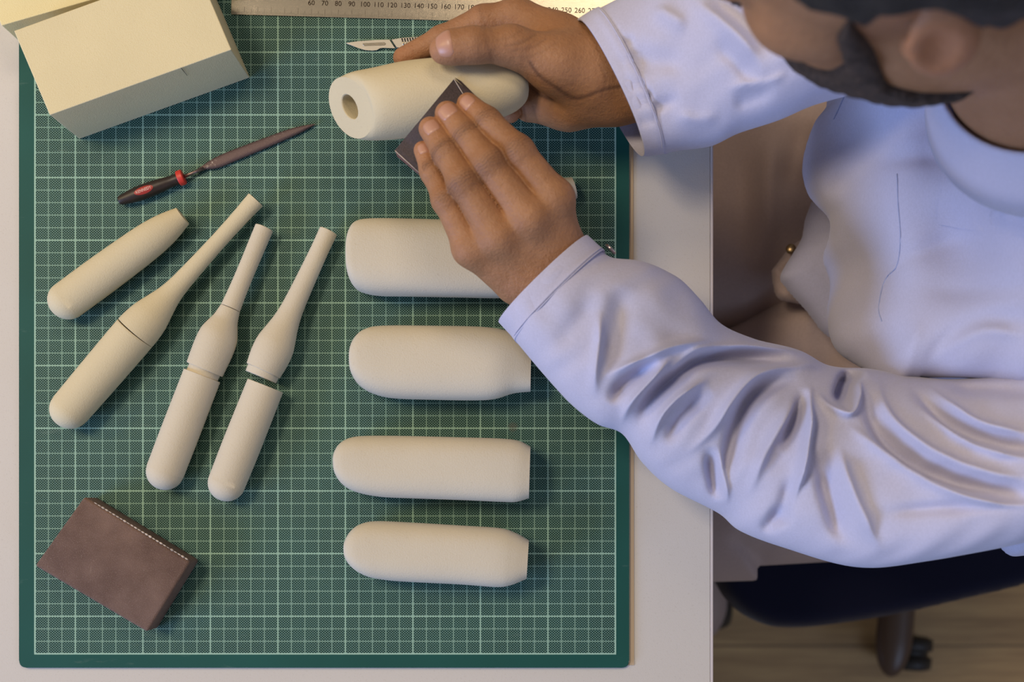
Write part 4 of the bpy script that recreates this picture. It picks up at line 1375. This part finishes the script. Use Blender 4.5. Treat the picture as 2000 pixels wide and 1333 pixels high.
# tail of the shirt hanging beside the seat
child('shirt_tail', inflate([(1930, 1000), (1946, 1045), (1954, 1065), (1963, 1078), (1976, 1087), (2000, 1086), (2060, 1078), (2130, 1040), (2240, 960), (2300, 800), (2200, 760), (2050, 860)], [(1975, 1070, .0), (2050, 1060, .01), (2000, 980, .05), (2200, 900, .10), (2200, 800, .12)], .02, 40, 6), M_SHIRT, shirt)
# back and shoulders of the shirt, and the hips of the trousers under it
def trunk(p):
    V3 = lambda x, y, z: np.array([x, y, z])
    d = cone(p, V3(.425, .075, TZ + .075), V3(.400, .330, TZ + .085), .075, .075)
    d = smin(d, cone(p, V3(.435, .20, TZ + .030), V3(.440, .17, .62), .120, .140), .05)
    d = d + .0015 * np.sin(p[:, 2] * 70 + 3 * np.sin(p[:, 0] * 22)) * np.sin(p[:, 1] * 40)
    return smax(d, .530 - p[:, 2], .01)
v, f = mesh_sdf(trunk, [.15, -.10, .46], [.66, .50, .98], .004)
child('shirt_back', (v, f[(f >= 0).all(1)].tolist()), M_SHIRT, shirt)
# collar around the neck
axn = (neck_a - neck_b) / np.linalg.norm(neck_a - neck_b)
cb = neck_b + axn * .060
child('collar', lathe(cb, cb + axn * .03, [(-.02, .070), (0, .0665), (.012, .0645), (.022, .0630), (.0235, .0645), (.022, .0665), (.012, .070), (0.0005, .076), (-.02, .082)], 64), M_SHIRT, shirt)

# ================================================================== TROUSERS
tr = empty('trousers', P(1600, 700, -.25)); tr.parent = person; tr.matrix_parent_inverse = Matrix.Translation(-Vector(person.location))
bpy.context.view_layer.update()
tf = folds([([(1400, 560), (1450, 562), (1500, 565)], -.0015, 3.5), ([(1380, 622), (1430, 620), (1480, 612)], -.0015, 4),
            ([(1480, 290), (1470, 400), (1475, 540)], .010, 26), ([(1540, 260), (1535, 340), (1500, 430)], -.012, 22), ([(1580, 240), (1560, 330), (1545, 420)], .008, 18),
            ([(1430, 290), (1425, 400), (1430, 560)], -.008, 20)])
child('leg', inflate([(1050, 190), (1300, 170), (1640, 150), (1900, 180), (1950, 500), (1900, 700), (1650, 700), (1520, 640), (1400, 655), (1050, 600)],
      [(1200, 400, -.215), (1500, 400, -.205), (1800, 400, -.18)], .07, 230, 9, tf), M_TRS, tr)
tl = folds([([(1430, 640), (1500, 640), (1580, 650), (1640, 700)], .004, 20), ([(1500, 720), (1560, 700), (1620, 740)], -.006, 26), ([(1395, 1040), (1440, 1070), (1500, 1110)], -.006, 10)])
child('leg', inflate([(1050, 700), (1300, 690), (1400, 652), (1426, 637), (1470, 608), (1525, 572), (1560, 566), (1620, 600), (1900, 700), (1980, 900), (1960, 1050), (1640, 1097), (1482, 1106), (1479, 1108), (1478, 1133), (1476, 1135), (1300, 1140), (1050, 1120)],
      [(1200, 850, -.215), (1500, 850, -.200), (1800, 850, -.18)], .07, 150, 7, tl, smooth_poly=False), M_TRS, tr)
# fly fold and its button
child('fly', inflate([(1507, 529), (1520, 512), (1545, 482), (1575, 470), (1600, 520), (1590, 590), (1540, 590), (1518, 580), (1510, 555)], [(1540, 530, -.120)], .012, 20, 4,
      folds([([(1510, 532), (1530, 528), (1548, 520)], -.004, 5), ([(1516, 540), (1522, 560), (1530, 580)], -.003, 4)])), M_TRS, tr)
c = P(1545, 487, -.103)
child('button', lathe(c, c + np.array([-.3, 0, 1]) * .002, [(0, .0035), (.0003, .0042), (.0012, .0042), (.002, .0025), (.0022, .0005)], 20), M_BRASS, tr)
def hips(p):
    V3 = lambda x, y, z: np.array([x, y, z])
    d = ellipsoid(p, V3(.385, .17, .555), V3(.150, .185, .085))
    return smax(d, .474 - p[:, 2], .01)
v, f = mesh_sdf(hips, [.15, -.08, .44], [.60, .42, .68], .005)
child('hips', (v, f[(f >= 0).all(1)].tolist()), M_TRS, tr)
# lower legs
for a, b in ((( -.02, -.02), P(1335, 1180, -.66)), ((-.02, .24), P(1335, 560, -.66))):
    A = np.array([a[0], a[1], TZ - .24]); 
    L_ = np.linalg.norm(b - A)
    v, f = lathe(A, b, [(0, .07), (.05, .078), (L_ * .5, .066), (L_ * .9, .056), (L_, .058)], 36)
    child('lower_leg', (v, f), M_TRS, tr)
for y0 in (1180, 560):
    hb = P(1335, y0, -.66)
    ctrl = []
    sh = [(0.07, .020, .020), (.06, .036, .040), (.0, .042, .052), (-.08, .048, .040), (-.15, .046, .028), (-.19, .030, .018), (-.20, .010, .008)]
    R = []
    for dx, w, hh in spline(sh, 30):
        R.append([[hb[0] + dx, hb[1] + w * math.cos(t), max(.001, hh + hh * math.sin(t) * 1.0)] for t in np.linspace(0, 2 * math.pi, 28, endpoint=False)])
    V, Fc = ring_mesh(np.array(R))
    child('shoe', (V, Fc), M_BLACK, person)

# ================================================================== CHAIR
seat_poly = [(1388, 1080), (1392, 1125), (1402, 1148), (1418, 1172), (1448, 1199), (1490, 1219), (1530, 1226), (1600, 1223), (1740, 1202), (1900, 1166), (2000, 1141), (2150, 1090), (2230, 980),
             (2250, 700), (2200, 420), (2050, 330), (1600, 280), (1440, 310), (1390, 420), (1385, 700)]
sxy = P(1820, 750, -.3)
ch = empty('chair', (sxy[0], sxy[1], 0.0))
tag(ch, 'navy fabric seated office chair under the man, on a brown pedestal base', 'chair')
bpy.context.view_layer.update()
child('seat', inflate(seat_poly, [(1800, 700, -.305)], .030, 30, 9, under=1.0), M_NAVY, ch)
def cyl(c, r, z0, z1, n=32):
    return lathe(np.array([c[0], c[1], z0]), np.array([c[0] + 1e-6, c[1], z1]), [(0, r), (z1 - z0, r)], n)
def vcyl(c, r, z0, z1, n=32):
    th = np.linspace(0, 2 * math.pi, n, endpoint=False)
    R = np.array([[[c[0] + r * math.cos(t), c[1] + r * math.sin(t), z] for t in th] for z in (z0, z1)])
    return ring_mesh(R)
hubc = np.array([P(1790, 800, -.66)[0], P(1790, 800, -.66)[1]])
tip0 = P(1742, 1290, -.672)
child('gas_column', vcyl(hubc, .025, .09, .412), M_BLACK, ch)
child('hub', vcyl(hubc, .045, .055, .12), M_BROWNPL, ch)
ang0 = math.atan2(tip0[1] - hubc[1], tip0[0] - hubc[0]); Lg = np.linalg.norm(tip0[:2] - hubc)
for kk in range(5):
    an = ang0 + kk * 2 * math.pi / 5
    d = np.array([math.cos(an), math.sin(an), 0]); s = np.array([-d[1], d[0], 0])
    R = []
    for q in np.concatenate([np.linspace(0, .90, 16), .90 + .10 * np.sin(np.linspace(0.1, math.pi / 2, 12))]):
        rr = Lg * (0.06 + .94 * q)
        w = .021 + .003 * q
        endr = max(0, (q - .90) / .10); w *= math.sqrt(max(0.0004, 1 - endr ** 2)) if q < 1 else .02
        zc_ = .092 - .014 * q; hh = .014
        R.append([np.array([hubc[0], hubc[1], zc_]) + d * (rr + .022 * (endr > 0) * endr) + s * w * math.cos(t) + np.array([0, 0, hh * math.sin(t) * (w / .024)]) for t in np.linspace(0, 2 * math.pi, 24, endpoint=False)])
    lg = child('base_leg', ring_mesh(np.array(R)), M_BROWNPL, ch)
    # caster under the leg end, trailing to one side
    cc = np.array([hubc[0], hubc[1], .032]) + d * (Lg * .97) + s * .034
    bpy.context.view_layer.update()
    axd = s * .6 + d * .8; axd = d
    cas = lathe(cc - axd * .020, cc + axd * .020, [(0, .024), (.003, .031), (.017, .0315), (.018, .026), (.026, .026), (.027, .0315), (.041, .031), (.044, .024)], 28)
    c_ = child('caster', join([cas, lathe(cc, np.array([hubc[0], hubc[1], .085]) + d * Lg * .96, [(0, .008), (.05, .008)], 12)]), M_BLACK, ch)
print('SCENE BUILT')
